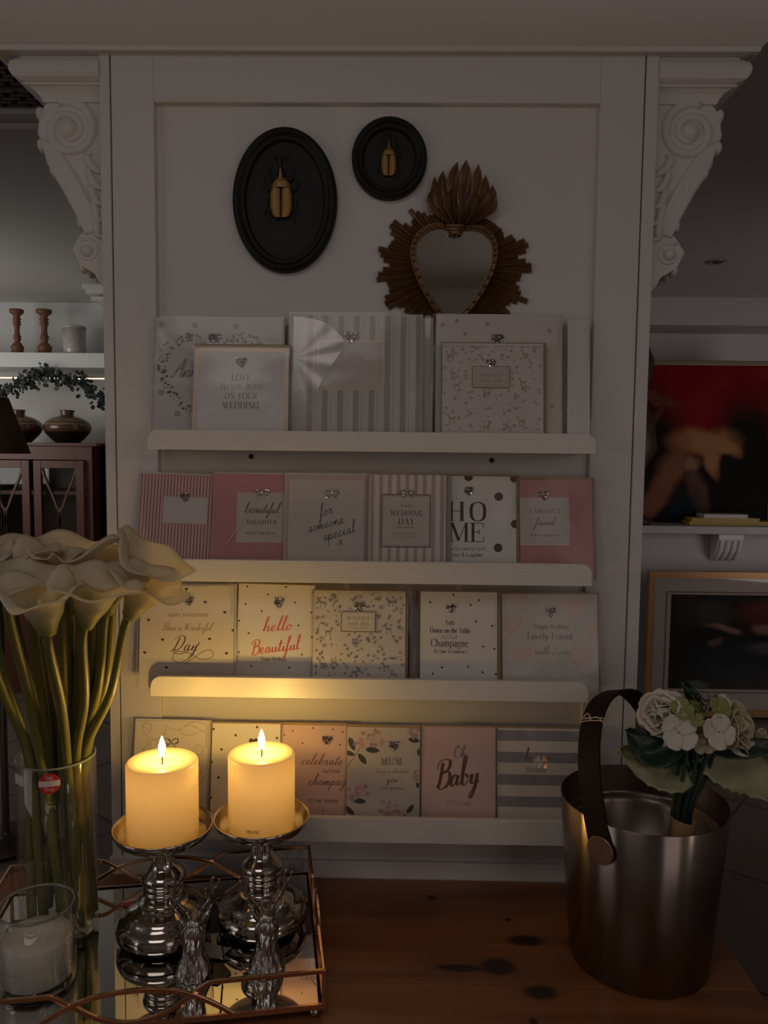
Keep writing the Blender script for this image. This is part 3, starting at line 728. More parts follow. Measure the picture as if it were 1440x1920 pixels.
c = Card(2, (443, 1095, 586, 1266), -.050, 'white dotted card reading hello Beautiful in coral script on the third ledge', white_card, tilt=9, roll=.8, env=kraft, envd=(.002, .002))
for (x, y) in ((459, 1100), (532, 1099), (584, 1108), (499, 1114), (550, 1128), (488, 1146), (581, 1146), (446, 1165), (558, 1171), (584, 1192), (465, 1188), (448, 1224), (566, 1225), (472, 1249), (543, 1250), (457, 1133)): c.dot(x, y, 1.9, ink_dark, 8)
c.text('hello', 518, 1182, 26, ink_red, SCR, shear=.25, rot=radians(5), thick=11, thin=5, track=4, wmul=1.15); c.text('Beautiful', 516, 1222, 26, ink_red, SCR, shear=.22, rot=radians(8), thick=11, thin=6, track=2, wmul=.98)
c.text('Happy Birthday', 513, 1238, 6.5, ink_dark, track=3)
c.gem_heart(520, 1133, 11); c.done()
c = Card(2, (768, 1108, 784, 1274), -.036, 'thin card edge in a sleeve standing between the baby boy and champagne cards', stripe_g, tilt=9); c.done()
c = Card(2, (587, 1108, 760, 1272), -.058, 'square woodland print card reading BEAUTIFUL BABY BOY on the third ledge', ivory, tilt=9, env=kraft, envd=(.004, .002))
woodland(c, 590, 1112, 758, 1272, blue_p, blue_g, (640, 1148, 703, 1184), 9)
for x in (598, 642, 690, 735): c.text('BEAUTIFUL  BABY BOY', x+8, 1112, 2.6, blue_p, track=12)
c.rect(640, 1148, 703, 1184, ivory); c.frame(639, 1147, 704, 1185, 1.4, ink_gold)
c.text('BEAUTIFUL', 672, 1162, 5.4, ink_gold, track=26); c.text('BABY BOY', 672, 1173, 5.4, ink_gold, track=24); c.text('CONGRATULATIONS', 672, 1179, 2.5, ink_gold, track=22)
c.gem_heart(673, 1141, 11); c.done()
c = Card(2, (788, 1110, 932, 1276), -.052, 'white dotted card reading Lets Dance on the Table and Drink Champagne', white_card, tilt=9, env=kraft, envd=(.006, .002))
for (x, y) in ((850, 1115), (898, 1125), (882, 1134), (893, 1165), (923, 1173), (906, 1212), (927, 1216), (829, 1252), (878, 1250), (905, 1260), (812, 1264), (930, 1263), (806, 1130)): c.dot(x, y, 2.2, ink_dark, 8)
for t, x, y, h, mm in (('Lets', 844, 1172, 9, ink_black), ('Dance on the Table', 844, 1187, 9, ink_black), ('Champagne', 843, 1213, 14, ink_grey), ('It\'s Time To Celebrate !', 845, 1225, 6, ink_black)): c.text(t, x, y, h, mm, track=3, thick=16, wmul=.92)
c.text('And Drink', 842, 1198, 7, ink_grey, SCR, thick=10, shear=.2); c.gem_heart(846, 1144, 10); c.done(flap=(1120, 1180))
c = Card(2, (943, 1115, 1122, 1284), -.052, 'pale card with faint pink hearts reading Happy Birthday Lovely Friend on the third ledge', grey_card, tilt=9, roll=-.5, env=kraft, envd=(.003, .003), drop=.008)
for (x, y, r) in ((960, 1175, 20), (1075, 1140, 24), (980, 1230, 20), (1085, 1235, 22), (1112, 1180, 16), (975, 1120, 18)): c.heart(x, y, r, heart_p)
def hout(c, x, y, r):
    c.curve([(x+r*sin(t)**3, y-r*(13*cos(t)-5*cos(2*t)-2*cos(3*t)-cos(4*t))/16) for t in [2*pi*i/16+.01 for i in range(16)]], .8, blush, closed=True)
for a in ((1040, 1262, 22), (1110, 1284, 22), (1090, 1232, 22), (958, 1170, 21)): hout(c, *a)
c.text('Happy Birthday', 1035, 1180, 8.5, ink_grey, track=5); c.text('Lovely Friend', 1032, 1200, 12, ink_grey, track=8); c.text('with Love', 1034, 1229, 18, ink_grey, SCR, shear=.35, thick=6, thin=3, track=3)
c.gem_heart(1034, 1152, 11); c.done(flap=(1125, 1200))

# ---- lowest ledge
c = Card(3, (249, 1352, 388, 1540), -.046, 'cream card with sketched lilies and a gem bow, behind the left candle', ivory, tilt=9, roll=.5, env=grey_card)
for P in ([(262, 1370), (276, 1384), (290, 1390), (300, 1404)], [(276, 1384), (270, 1398), (262, 1410)], [(286, 1388), (300, 1380), (308, 1366)], [(300, 1360), (330, 1368), (352, 1358), (380, 1372)], [(330, 1366), (345, 1378), (368, 1372)],
          [(256, 1420), (270, 1404), (280, 1390), (276, 1410), (262, 1424)], [(366, 1395), (378, 1400), (372, 1414), (360, 1408), (366, 1395)], [(378, 1440), (370, 1470), (380, 1500), (368, 1520)], [(360, 1480), (374, 1470), (384, 1450)],
          [(262, 1440), (256, 1470), (262, 1500)], [(340, 1360), (360, 1352), (384, 1358)], [(262, 1368), (268, 1356), (280, 1362), (274, 1374)]): c.curve(P, 1.1, stripe_g)
c.gem_bow(318, 1391, 14); c.done(flap=(1357, 1400))
c = Card(3, (396, 1357, 524, 1536), -.050, 'white card with dark polka dots half hidden by the right candle', white_card, tilt=9, env=kraft, envd=(.001, .002))
for (x, y) in ((398, 1368), (440, 1379), (480, 1363), (518, 1383), (414, 1406), (396, 1430), (410, 1459), (397, 1497), (440, 1440), (480, 1460)): c.dot(x, y, 2.5, ink_dark, 10)
c.heart(474, 1391, 9, ink_dark); c.done()
c = Card(3, (526, 1360, 649, 1536), -.046, 'blush dotted card reading celebrate And Drink champagne beside the right candle', pink_l, tilt=9, env=kraft, envd=(.001, .004))
for (x, y) in ((547, 1371), (585, 1365), (623, 1367), (566, 1394), (637, 1396), (532, 1379), (641, 1372), (607, 1520)): c.dot(x, y, 1.7, ink_dark, 8)
c.text('celebrate', 602, 1434, 20, ink_dark, SCR, shear=.35, thick=7, thin=4, track=6, wmul=1.05); c.text('And Drink', 620, 1449, 6.5, ink_dark, shear=.15); c.text('champagne', 622, 1472, 20, ink_dark, SCR, shear=.3, thick=8, thin=4, wmul=1.05, track=4)
c.text('It\'s Your Birthday', 606, 1504, 6.5, ink_dark, shear=.2, wmul=.95)
c.gem_heart(613, 1391, 11); c.done()
c = Card(3, (650, 1364, 787, 1537), -.050, 'MUM card with pink hydrangeas and dark leaves on the lowest ledge', label_card, tilt=9, env=kraft, envd=(0, .004))
def leafp(c, x, y, s, a, m):
    c.poly([(x+s*(u*cos(a)-v*sin(a)), y+s*(u*sin(a)+v*cos(a))) for u, v in ((-1, 0), (-.6, .32), (0, .42), (.6, .28), (1, 0), (.6, -.28), (0, -.42), (-.6, -.32))], m)
for x, y, s, a in ((659, 1396, 14, 1.2), (679, 1424, 13, .9), (698, 1407, 14, .1), (655, 1414, 11, .3), (675, 1503, 13, .1), (656, 1521, 13, .7), (776, 1387, 12, .15), (770, 1516, 11, -.9), (785, 1410, 8, 1.5), (783, 1470, 8, 1.5)): leafp(c, x, y, s, a, leaf_ink)
c.curve([(651, 1440), (664, 1420), (680, 1395)], 1.2, leaf_ink)
R = random.Random(4)
for (hx, hy, hr) in ((676, 1388, 15), (704, 1384, 15), (774, 1368, 14), (660, 1490, 13), (678, 1482, 14), (728, 1514, 16), (752, 1518, 14), (784, 1455, 9)):
    for i in range(15):
        a = R.uniform(0, 6.28); d = hr*sqrt(R.random()); x, y = hx+d*cos(a), hy+d*sin(a)
        mm = R.choice((mauve, blush, pink_l)); 
        for j in range(4): c.dot(x+2.2*cos(j*1.57+a), y+2.2*sin(j*1.57+a), 2.1, mm, 6)
c.text('MUM', 733, 1434, 13, ink_grey, track=16, thick=12); c.text('Today is all about', 733, 1449, 8, ink_grey, SCR, shear=.3, thick=6); c.text('you', 735, 1466, 14, ink_grey, SCR, shear=.3, thick=6); c.text('HAPPY BIRTHDAY', 735, 1480, 3.8, ink_grey, track=22)
for i in range(16): c.dot(R.uniform(690, 780), R.uniform(1370, 1530), .9, ink_grey, 6)
c.gem_heart(738, 1401, 11); c.done()
c = Card(3, (791, 1363, 929, 1538), -.050, 'pale pink card reading Oh Baby IT\'S A Girl on the lowest ledge', pink_l, tilt=9, env=kraft, envd=(0, .003))
c.text('Oh', 862, 1421, 22, gem, SCR, shear=.1, thick=16, thin=8); c.text('Baby', 858, 1474, 50, mat('rose_foil', (.20, .10, .065), .35, metal=.3), SCR, shear=.28, rot=radians(8), thick=13, thin=4, wmul=.85, track=0)
c.text('IT\'S A Girl!', 860, 1510, 8, ink_gold, track=6, thick=14); c.done()
c = Card(3, (933, 1366, 1086, 1540), -.050, 'broad blue grey striped card reading happy birthday beside the bucket handle', ivory, tilt=9, env=kraft, envd=(0, .003))
for y in (1370, 1411, 1453, 1494, 1535): c.rect(933, y, 1086, y+20, blue_g)
c.text('happy', 1007, 1428, 24, gem, SCR, shear=.2, thick=12, thin=7, wmul=.8); c.text('Birthday', 1006, 1448, 9, ink_grey); c.done()

# ------------------------------------------------------------------ beetle plaques
def oval_plaque(cxp, cyp, wp, hp, label, beetle_px):
    c0 = atY(cxp, cyp, .0); l = atY(cxp-wp/2, cyp, -.01); r_ = atY(cxp+wp/2, cyp, -.01); t = atY(cxp, cyp-hp/2, -.01); bt = atY(cxp, cyp+hp/2, -.01)
    a, c = (r_.x-l.x)/2, (t.z-bt.z)/2
    root = thing('beetle_plaque', label, 'wall decoration', ((l.x+r_.x)/2, .0118, (t.z+bt.z)/2))
    # moulded oval frame: profile (inward offset, height)
    prof = [(0, 0), (0, .010), (.0015, .015), (.005, .018), (.009, .0175), (.013, .014), (.0155, .0125), (.018, .0135), (.0205, .012), (.022, .006)]
    fb = B(); n = 72; k = min(1, a/.07)
    vs = []
    for o_, h in prof:
        for i in range(n):
            th = 2*pi*i/n; vs.append(((a-o_*k)*cos(th), -h, (c-o_*k)*sin(th)))
    fb.add(vs, [(j*n+i, j*n+(i+1) % n, (j+1)*n+(i+1) % n, (j+1)*n+i) for j in range(len(prof)-1) for i in range(n)], black, True)
    fb.build('oval_frame', root)
    bb = B(); bb.add([((a-.0215*k)*cos(2*pi*i/n), -.0062, (c-.0215*k)*sin(2*pi*i/n)) for i in range(n)], [tuple(range(n))], mat('black_backing', (.008, .008, .009), .6)); bb.build('backing', root)
    # beetle, built at unit length 1 = horn tip to tail, then scaled
    bx, by, L = beetle_px; p = atY(bx, by, .0); s_ = L/FPX*1.27
    ox, oz = p.x-root.location.x, p.z-root.location.z
    br = thing('beetle', ('larger gold and black horned beetle mounted in the tall oval plaque' if 'taller' in label else 'smaller gold and black horned beetle mounted in the round plaque'), 'beetle', (root.location.x+ox, root.location.y-.0063, root.location.z+oz))
    br.scale = (s_, s_, s_)
    e = B()
    for sg in (-1, 1):
        def fn(u, v, sg=sg):
            th = pi*u; z = -.02-.40*v; w = .158*(1-.30*max(0, v-.45)**2*3.2)*(.86+.14*min(1, v*5))
            if v > .97: w *= .7
            return (sg*(.004+w*(1-cos(th))/2*1.0), -.02-.085*sin(th)**.7*(1-.35*v*v)-.01, z)
        e.grid(fn, 12, 14, beetle_gold)
    e.build('wing_case', br)
    t_ = B()
    t_.grid(lambda u, v: ((.145*sin(min(1, .22+v*.85)*pi/2))*cos(pi*u)*(1 if v > .02 else .4), -.02-.10*sin(pi*u)*sin(min(1, .3+v)*pi/2), .17-.18*v), 14, 8, beetle_gold)
    t_.tube(cat([(0, -.10, .10), (0, -.125, .17), (0, -.12, .24), (0, -.09, .29)], 4), [.045, .035, .03, .026, .022, .02, .018, .016, .014, .012, .010, .009, .006], beetle_gold, n=8)
    t_.build('thorax', br)
    h = B(); h.ball((0, -.05, .20), .065, beetle_blk, sc=(.9, .7, 1.1))
    h.tube(cat([(0, -.06, .24), (-.01, -.08, .34), (-.02, -.08, .42)], 4), .018, beetle_blk)
    for sg in (-1, 1): h.tube(cat([(-.02, -.08, .42), (-.02+sg*.05, -.085, .445), (-.02+sg*.075, -.085, .425)], 4), [.016]*8+[.008], beetle_blk)
    h.build('horned_head', br)
    for sg in (-1, 1):
        for P in ([(.10, .10), (.17, .16), (.17, .26), (.13, .33)], [(.13, -.04), (.21, .0), (.235, .07), (.24, .12)], [(.13, -.12), (.20, -.16), (.22, -.30), (.26, -.37)], [(.10, -.25), (.17, -.30), (.175, -.42), (.17, -.50)]):
            lg = B(); Q = cat([(sg*x, -.03+.01*i*0, z) for i, (x, z) in enumerate(P)], 4)
            lg.tube(Q, [.022*(1-.7*i/(len(Q)-1)) for i in range(len(Q))], beetle_blk, n=6); lg.build('leg', br)
    return root
oval_plaque(532, 370, 198, 275, 'black oval plaque, taller of the two beetle plaques hanging on the white panel', (527, 352, 128))
oval_plaque(730, 291, 143, 156, 'round black plaque, smaller of the two beetle plaques, above the heart mirror', (729, 290, 88))

# ------------------------------------------------------------------ sacred heart sunburst mirror
mp0 = atY(853, 500, -.012); FS = 1.268/FPX
root = thing('heart_mirror', 'antique gold sunburst heart mirror with a flame crest hanging on the white panel', 'mirror', (mp0.x, .0118, mp0.z))
def M(px, py): return ((px-853)*FS, -(py-500)*FS)
def hp(t, k=1.0):   # heart outline in px (photo space) around (852,505)
    x = 16*sin(t)**3; y = 13*cos(t)-5*cos(2*t)-2*cos(3*t)-cos(4*t)
    return (852+x*4.45*k, 498-y*5.35*k - (0 if k == 1 else 0) + (7 if cos(t) < 0 else 7*(1-cos(t))))
HB = [(852, 446), (861, 436), (877, 431), (897, 433), (913, 444), (921, 462), (922, 482), (915, 508), (902, 535), (884, 562), (864, 584), (852, 594), (840, 586), (820, 564), (802, 536), (789, 508), (782, 482), (783, 462), (791, 445), (806, 433), (824, 428), (840, 433)]
HB = [tuple(v) for v in cat(HB, 4, True)]
hc = (853, 500)
def hk_(k): return [(hc[0]+(x-hc[0])*k, hc[1]+(y-hc[1])*k) for x, y in HB]
g = B(); P = [M(*p) for p in HB]; g.add([(x, -.0105, z) for x, z in P], [tuple(range(len(P)))], mirror); o = g.build('heart_glass', root, rot=(0, 0, 0))
rim = B(); n = len(HB)
def ring(bb, ks, m):
    vs = []
    for k, y in ks: vs += [(M(*p)[0], y, M(*p)[1]) for p in hk_(k)]
    bb.add(vs, [(j*n+i, j*n+(i+1) % n, (j+1)*n+(i+1) % n, (j+1)*n+i) for j in range(len(ks)-1) for i in range(n)], m, True)
ring(rim, [(.985, -.009), (1.0, -.014), (1.025, -.0155), (1.04, -.0125), (1.11, -.0120), (1.125, -.014), (1.15, -.0125), (1.165, -.006)], gold_dark)
rim.build('heart_rim', root)
bd = B(); acc = 0; Q = hk_(1.075)
for i in range(n):
    p, q_ = Q[i], Q[(i+1) % n]; L = sqrt((p[0]-q_[0])**2+(p[1]-q_[1])**2); acc += L
    if acc > 9.5:
        acc = 0; x, z = M(*p); bd.ball((x, -.0155, z), 3.2*FS, gold_dark, n=8, k=6)
bd.build('bead_ring', root)
rays = B()
# cluster directions (deg, measured from +x anticlockwise in photo) and tip radius px
CL = [(-172+360, 155), (-152+0+360, 152), (152+0, 0)]
cl = [(8, 148), (-8, 150), (-27, 148), (-43, 140), (27, 136), (48, 128), (66, 110), (90, 100), (112, 118), (131, 136), (150, 146), (170, 158), (190, 152), (209, 150), (226, 135), (246, 125), (270, 120), (292, 122)]
cl = [(2, 150), (20, 150), (40, 122), (68, 112), (90, 105), (104, 122), (126, 138), (146, 150), (166, 150), (186, 150), (206, 150), (228, 145), (250, 135), (272, 130), (294, 135), (316, 148), (338, 148)]
nr = 96
for i in range(nr):
    a = 360*i/nr
    best = min(cl, key=lambda c_: min(abs(a-c_[0]), 360-abs(a-c_[0]))); d = min(abs(a-best[0]), 360-abs(a-best[0]))
    L = best[1]-d*2.9-(5 if i % 2 else 0)+3*sin(i*1.7); L = max(L, best[1]-30)
    ar = radians(a); r0 = 70 if 200 > a or a > 340 else 72
    dx, dy = cos(ar), -sin(ar)
    # start on the heart outline scaled
    st = min(hk_(1.12), key=lambda p: -((p[0]-hc[0])*dx+(p[1]-hc[1])*dy)/(1e-6+sqrt((p[0]-hc[0])**2+(p[1]-hc[1])**2)))
    sx, sy = st; rs_ = sqrt((sx-hc[0])**2+(sy-hc[1])**2)*.93
    L = max(L, rs_+26)
    A_ = M(hc[0]+dx*rs_, hc[1]+dy*rs_); C_ = M(hc[0]+dx*L, hc[1]+dy*L)
    w0 = rs_*radians(360/nr)*.52*FS; w1 = L*radians(360/nr)*.50*FS
    nx, nz = -(C_[1]-A_[1]), (C_[0]-A_[0]); q_ = sqrt(nx*nx+nz*nz); nx /= q_; nz /= q_
    y0, y1, yr = -.002, -.006, (-.0125 if i % 2 else -.010)
    rays.add([(A_[0]-nx*w0, y1, A_[1]-nz*w0), (A_[0], yr, A_[1]), (A_[0]+nx*w0, y1, A_[1]+nz*w0), (C_[0]+nx*w1, y1+.002, C_[1]+nz*w1), (C_[0], yr+.003, C_[1]), (C_[0]-nx*w1, y1+.002, C_[1]-nz*w1),
              (A_[0]-nx*w0, y0+.002, A_[1]-nz*w0), (A_[0]+nx*w0, y0+.002, A_[1]+nz*w0), (C_[0]+nx*w1, y0+.002, C_[1]+nz*w1), (C_[0]-nx*w1, y0+.002, C_[1]-nz*w1)],
             [(0, 1, 4, 5), (1, 2, 3, 4), (3, 2, 7, 8), (0, 5, 9, 6), (5, 4, 3, 8, 9)], gold_dark)
rays.build('sunburst_rays', root)
fl = B()
FLM = [((858, 420), (866, 372), (869, 338), (870, 308), 17), ((852, 418), (848, 378), (846, 345), (854, 312), 15), ((866, 420), (884, 380), (889, 350), (892, 317), 15), ((845, 420), (838, 385), (830, 355), (828, 328), 14),
       ((874, 420), (896, 388), (903, 365), (906, 336), 14), ((842, 420), (826, 395), (818, 370), (813, 340), 13), ((878, 420), (905, 398), (916, 375), (919, 353), 13), ((842, 420), (822, 402), (810, 385), (808, 360), 12),
       ((880, 422), (906, 405), (918, 392), (922, 372), 11), ((860, 422), (864, 395), (862, 370), (862, 350), 12), ((850, 422), (838, 400), (838, 385), (842, 362), 10), ((872, 422), (884, 402), (886, 385), (890, 368), 10)]
for i, (a, b_, c_, d_, w) in enumerate(FLM):
    w = w*1.3; c_ = (c_[0]+(c_[0]-862)*.06, c_[1]); d_ = (d_[0]+1, d_[1])
    P = cat([a, b_, c_, d_], 5); m_ = len(P)
    for k in range(2):
        ww = w*(1 if k == 0 else .5)
        def fn(u, v, P=P, m_=m_, ww=ww, i=i, k=k):
            f_ = v*(m_-1); j = min(int(f_), m_-2); p = P[j].lerp(P[j+1], f_-j); t = (P[j+1]-P[j]).normalized()
            wd = ww*(.22+.78*sin(min(1, v*1.05)**1.6*pi*.8))*(1-v**7)*.50; s_ = (u-.5)*2
            q_ = (p.x-t.y*wd*s_, p.y+t.x*wd*s_); x, z = M(*q_)
            return (x, -.013-.004*(1-abs(s_))-(i >= 9)*.004-k*.002-.003*(i % 3)/2, z)
        fl.grid(fn, 5, 14, gold_dark, smooth=False)
for i in range(3):
    x, z = M(853, 424+i*6); fl.tube([(x-.014+.002*i, -.018, z), (x, -.021, z-.002), (x+.014-.002*i, -.018, z)], .0028, gold_dark)
fl.build('flame_crest', root, solid=.002)

# ------------------------------------------------------------------ table
KNOTS = [(985, 1764, 36, 12), (935, 1812, 26, 16), (1015, 1862, 36, 15), (810, 1683, 9, 5), (952, 1724, 8, 4), (1000, 1915, 9, 6), (860, 1815, 40, 6), (1085, 1770, 22, 12)]
def wood_mat(name, c1, c2, rough, sc=(1.2, 9, 9), knots=True):
    m, nt, b = nm(name); N = nt.nodes; L = nt.links
    tc = N.new('ShaderNodeTexCoord'); mp = N.new('ShaderNodeMapping'); mp.inputs['Scale'].default_value = sc
    n = N.new('ShaderNodeTexNoise'); n.inputs['Scale'].default_value = 2.2; n.inputs['Detail'].default_value = 6; n.inputs['Distortion'].default_value = .6
    cr = N.new('ShaderNodeValToRGB'); cr.color_ramp.elements[0].position = .32; cr.color_ramp.elements[0].color = (*c2, 1); cr.color_ramp.elements[1].position = .66; cr.color_ramp.elements[1].color = (*c1, 1)
    L.new(tc.outputs['Object'], mp.inputs[0]); L.new(mp.outputs[0], n.inputs[0]); L.new(n.outputs[0], cr.inputs[0]); out = cr.outputs[0]
    if knots:
        for (kx, ky, rx, ry) in KNOTS:
            p = atZ(kx, ky, TZ); q = atZ(kx+rx, ky, TZ); q2 = atZ(kx, ky+ry, TZ)
            m2 = N.new('ShaderNodeMapping'); m2.vector_type = 'TEXTURE'; m2.inputs['Location'].default_value = (p.x+.2, p.y+.5, TZ); m2.inputs['Scale'].default_value = (q.x-p.x, abs(q2.y-p.y), 1e3)
            L.new(tc.outputs['Object'], m2.inputs[0]); ln = N.new('ShaderNodeVectorMath'); ln.operation = 'LENGTH'; L.new(m2.outputs[0], ln.inputs[0])
            ad = N.new('ShaderNodeMath'); ad.operation = 'MULTIPLY_ADD'; ad.inputs[1].default_value = 1.6; L.new(n.outputs[0], ad.inputs[0]); L.new(ln.outputs['Value'], ad.inputs[2])
            mr = N.new('ShaderNodeMapRange'); mr.inputs[1].default_value = 1.4; mr.inputs[2].default_value = 2.0; mr.inputs[3].default_value = 0; mr.inputs[4].default_value = 1; L.new(ad.outputs[0], mr.inputs[0])
            mx = N.new('ShaderNodeMix'); mx.data_type = 'RGBA'; mx.inputs[6].default_value = (.035, .016, .009, 1); L.new(mr.outputs[0], mx.inputs[0]); L.new(out, mx.inputs[7]); out = mx.outputs[2]
    L.new(out, b.inputs['Base Color']); b.inputs['Roughness'].default_value = rough
    return m
table_wood = wood_mat('knotty_table_wood', (.31, .12, .044), (.16, .058, .021), .30)
dark_wood = wood_mat('mahogany', (.14, .045, .028), (.07, .022, .014), .4, knots=False)
t = thing('wooden_table', 'dark reddish brown knotty wooden table under the tray and the bucket', 'table', (-.2, -.5, 0))
TX0, TX1, TY0, TY1 = -.95, .505, -1.05, -.010
tb = B()
for i in range(4):
    y0 = TY0+(TY1-TY0)*i/4; tb.box((TX0+.2, y0+.5+.0006, TZ-.035), (TX1+.2, y0+(TY1-TY0)/4+.5-.0002, TZ), table_wood)
tb.build('table_top', t, bevel=.0012)
B().box((TX0+.27, TY0+.57, TZ-.13), (TX1+.13, TY1+.43, TZ-.036), dark_wood).build('apron', t)
for lx in (TX0+.25, TX1+.15):
    for ly in (TY0+.55, TY1+.44):
        l = B(); l.box((lx-.03, ly-.03, TZ-.14), (lx+.03, ly+.03, TZ-.0355), dark_wood); l.lathe([(.022, 0), (.024, .05), (.018, .1), (.030, .3), (.026, .5), (.03, .59)], dark_wood, 20, (lx, ly, 0)); l.build('leg', t)

# ------------------------------------------------------------------ mirrored tray
BR_ = atZ(574, 1640, MZ); FR_ = atZ(592, 1885, MZ); BM = atZ(347, 1657, MZ)
ta = atan2(BR_.y-BM.y, BR_.x-BM.x)
TW, TD = .462, .305
tc_ = BR_+Vector((-cos(ta)*TW/2+sin(ta)*TD/2, -sin(ta)*TW/2-cos(ta)*TD/2, 0))
tray = thing('mirrored_tray', 'rectangular mirrored tray with looping rose gold rails under the candles and vase', 'tray', (tc_.x, tc_.y, TZ), (0, 0, ta))
hm = MZ-TZ; hw, hd = TW/2, TD/2
B().box((-hw, -hd, hm-.003), (hw, hd, hm), mirror).build('mirror_plate', tray)
B().box((-hw-.004, -hd-.004, hm-.006), (hw+.004, hd+.004, hm-.0032), mat('tray_felt', (.02, .015, .015), .8)).build('tray_base', tray)
fb = B(); o_ = .005; RH = hm+.046
for z in (hm-.001,):
    fb.bar([(-hw-o_, -hd-o_, z), (hw+o_, -hd-o_, z)], .003, .007, brass); fb.bar([(-hw-o_, hd+o_, z), (hw+o_, hd+o_, z)], .003, .007, brass)
    fb.bar([(-hw-o_, -hd-o_, z), (-hw-o_, hd+o_, z)], .003, .007, brass); fb.bar([(hw+o_, -hd-o_, z), (hw+o_, hd+o_, z)], .003, .007, brass)
fb.build('base_rail', tray)
for sx in (-1, 1):
    for sy in (-1, 1):
        p = B(); p.box((sx*(hw+o_)-.0025, sy*(hd+o_)-.0025, hm-.004), (sx*(hw+o_)+.0025, sy*(hd+o_)+.0025, RH+.002), brass); p.build('corner_post', tray, bevel=.0005)
        f = B(); f.ball((sx*(hw-.006), sy*(hd-.006), .0072), .0072, silver); f.tube([(sx*(hw-.006), sy*(hd-.006), .012), (sx*(hw-.006), sy*(hd-.006), hm-.006)], .003, silver); f.build('ball_foot', tray)
def rail(A, C, name):
    A = Vector(A); C = Vector(C); r = B(); low, top = hm+.001, RH; L = (C-A).length
    def pt(f, z): p = A.lerp(C, f); return (p.x, p.y, z)
    for e in (0, 1):   # straight top, then down to the middle
        s_ = lambda f: f if e == 0 else 1-f
        P = [pt(s_(0), top), pt(s_(.29), top)]
        r.bar(P, .0038, .0058, brass)
    sw = [(.29, top), (.31, top-.003), (.36, top-.018), (.41, low+.012), (.46, low+.004), (.5, low+.002), (.54, low+.004), (.59, low+.012), (.64, top-.018), (.69, top-.003), (.71, top)]
    r.bar([pt(*p) for p in [tuple(v) for v in cat(sw, 4)]], .0038, .0058, brass)
    ar = [(.24, low+.002), (.29, low+.018), (.35, top-.012), (.42, top-.003), (.5, top), (.58, top-.003), (.65, top-.012), (.71, low+.018), (.76, low+.002)]
    nrm = (C-A).normalized().cross(Vector((0, 0, 1)))*.003
    r.bar([tuple(Vector(pt(*p))+nrm) for p in [tuple(v) for v in cat(ar, 4)]], .0038, .0058, brass)
    r.build(name, tray, bevel=.0007)
q1, q2 = hw+o_, hd+o_
rail((-q1, q2, 0), (q1, q2, 0), 'looped_rail'); rail((-q1, -q2, 0), (q1, -q2, 0), 'looped_rail')
rail((-q1, -q2, 0), (-q1, q2, 0), 'looped_rail'); rail((q1, -q2, 0), (q1, q2, 0), 'looped_rail')

# ------------------------------------------------------------------ candle holders and candles
def holder(base_px, label):
    p = atZ(base_px[0], base_px[1], MZ)
    r = thing('candle_holder', label, 'candle holder', (p.x, p.y, MZ+.0004), group='polished metal candle holders on the tray')
    H = .148
    s = B()
    s.lathe([(0, .0), (.044, .0), (.052, .003), (.061, .007), (.0665, .013)], silver, 56, smooth=True)
    s.lathe([(.0665, .0132), (.0665, .0158)], mat('dark_seam', (.01, .01, .01), .4, metal=.6), 56)
    s.lathe([(.0665, .016), (.0675, .022), (.065, .030), (.059, .036), (.054, .038), (.0525, .042), (.046, .048), (.038, .051), (.034, .055)], silver, 56)
    s.build('foot', r)
    s = B(); s.lathe([(.034, .055), (.0285, .056), (.026, .060), (.0255, .066), (.0285, .070), (.0295, .073), (.0285, .076), (.0265, .077), (.0275, .079), (.0295, .082), (.0285, .085), (.026, .086), (.030, .088), (.0315, .091), (.031, .095)], silver, 48)
    s.build('knop', r)
    s = B(); n = 48
    prof = [(.031, .095), (.0285, .099), (.0235, .104), (.0190, .109), (.0162, .115), (.0148, .122), (.0142, .130), (.0145, .138), (.018, .1425), (.026, .145)]
    prof = [tuple(v) for v in cat(prof, 3)]
    vs = []
    for rr, z in prof:
        fl_ = min(1, max(0, (.112-z)/-.01)) if z > .102 else 0
        for i in range(n):
            a = 2*pi*i/n; vs.append((rr*(1+.09*fl_*cos(10*a))*cos(a), rr*(1+.09*fl_*cos(10*a))*sin(a), z))
    s.add(vs, [(j*n+i, j*n+(i+1) % n, (j+1)*n+(i+1) % n, (j+1)*n+i) for j in range(len(prof)-1) for i in range(n)], silver, True)
    s.build('stem', r)
    s = B(); s.lathe([(.026, .145), (.045, .147), (.058, .151), (.066, .157), (.0700, .165), (.0710, .169), (.0700, .1695)], silver, 64)
    s.lathe([(.0700, .1695), (.0685, .169), (.067, .165), (.063, .158), (.060, .1545), (.040, .153), (0, .153)], plate_in, 64); s.build('drip_plate', r)
    return p, MZ+.1534
ho1, z1_ = holder((308, 1756), 'polished metal candle holder under the left lit candle')
ho2, z2_ = holder((491, 1733), 'polished metal candle holder under the right lit candle')

def wax_mat():
    m, nt, b = nm('glowing_wax'); N = nt.nodes; L = nt.links; out = N['Material Output']; N.remove(b)
    d = N.new('ShaderNodeBsdfDiffuse'); d.inputs[0].default_value = (.82, .70, .48, 1)
    t_ = N.new('ShaderNodeBsdfTranslucent'); t_.inputs[0].default_value = (1, .76, .36, 1)
    g = N.new('ShaderNodeBsdfGlossy'); g.inputs['Roughness'].default_value = .35; g.inputs['Color'].default_value = (1, 1, 1, 1)
    mx = N.new('ShaderNodeMixShader'); mx.inputs[0].default_value = .45; L.new(d.outputs[0], mx.inputs[1]); L.new(t_.outputs[0], mx.inputs[2])
    m2 = N.new('ShaderNodeMixShader'); m2.inputs[0].default_value = .06; L.new(mx.outputs[0], m2.inputs[1]); L.new(g.outputs[0], m2.inputs[2]); L.new(m2.outputs[0], out.inputs[0])
    return m
wax = wax_mat()
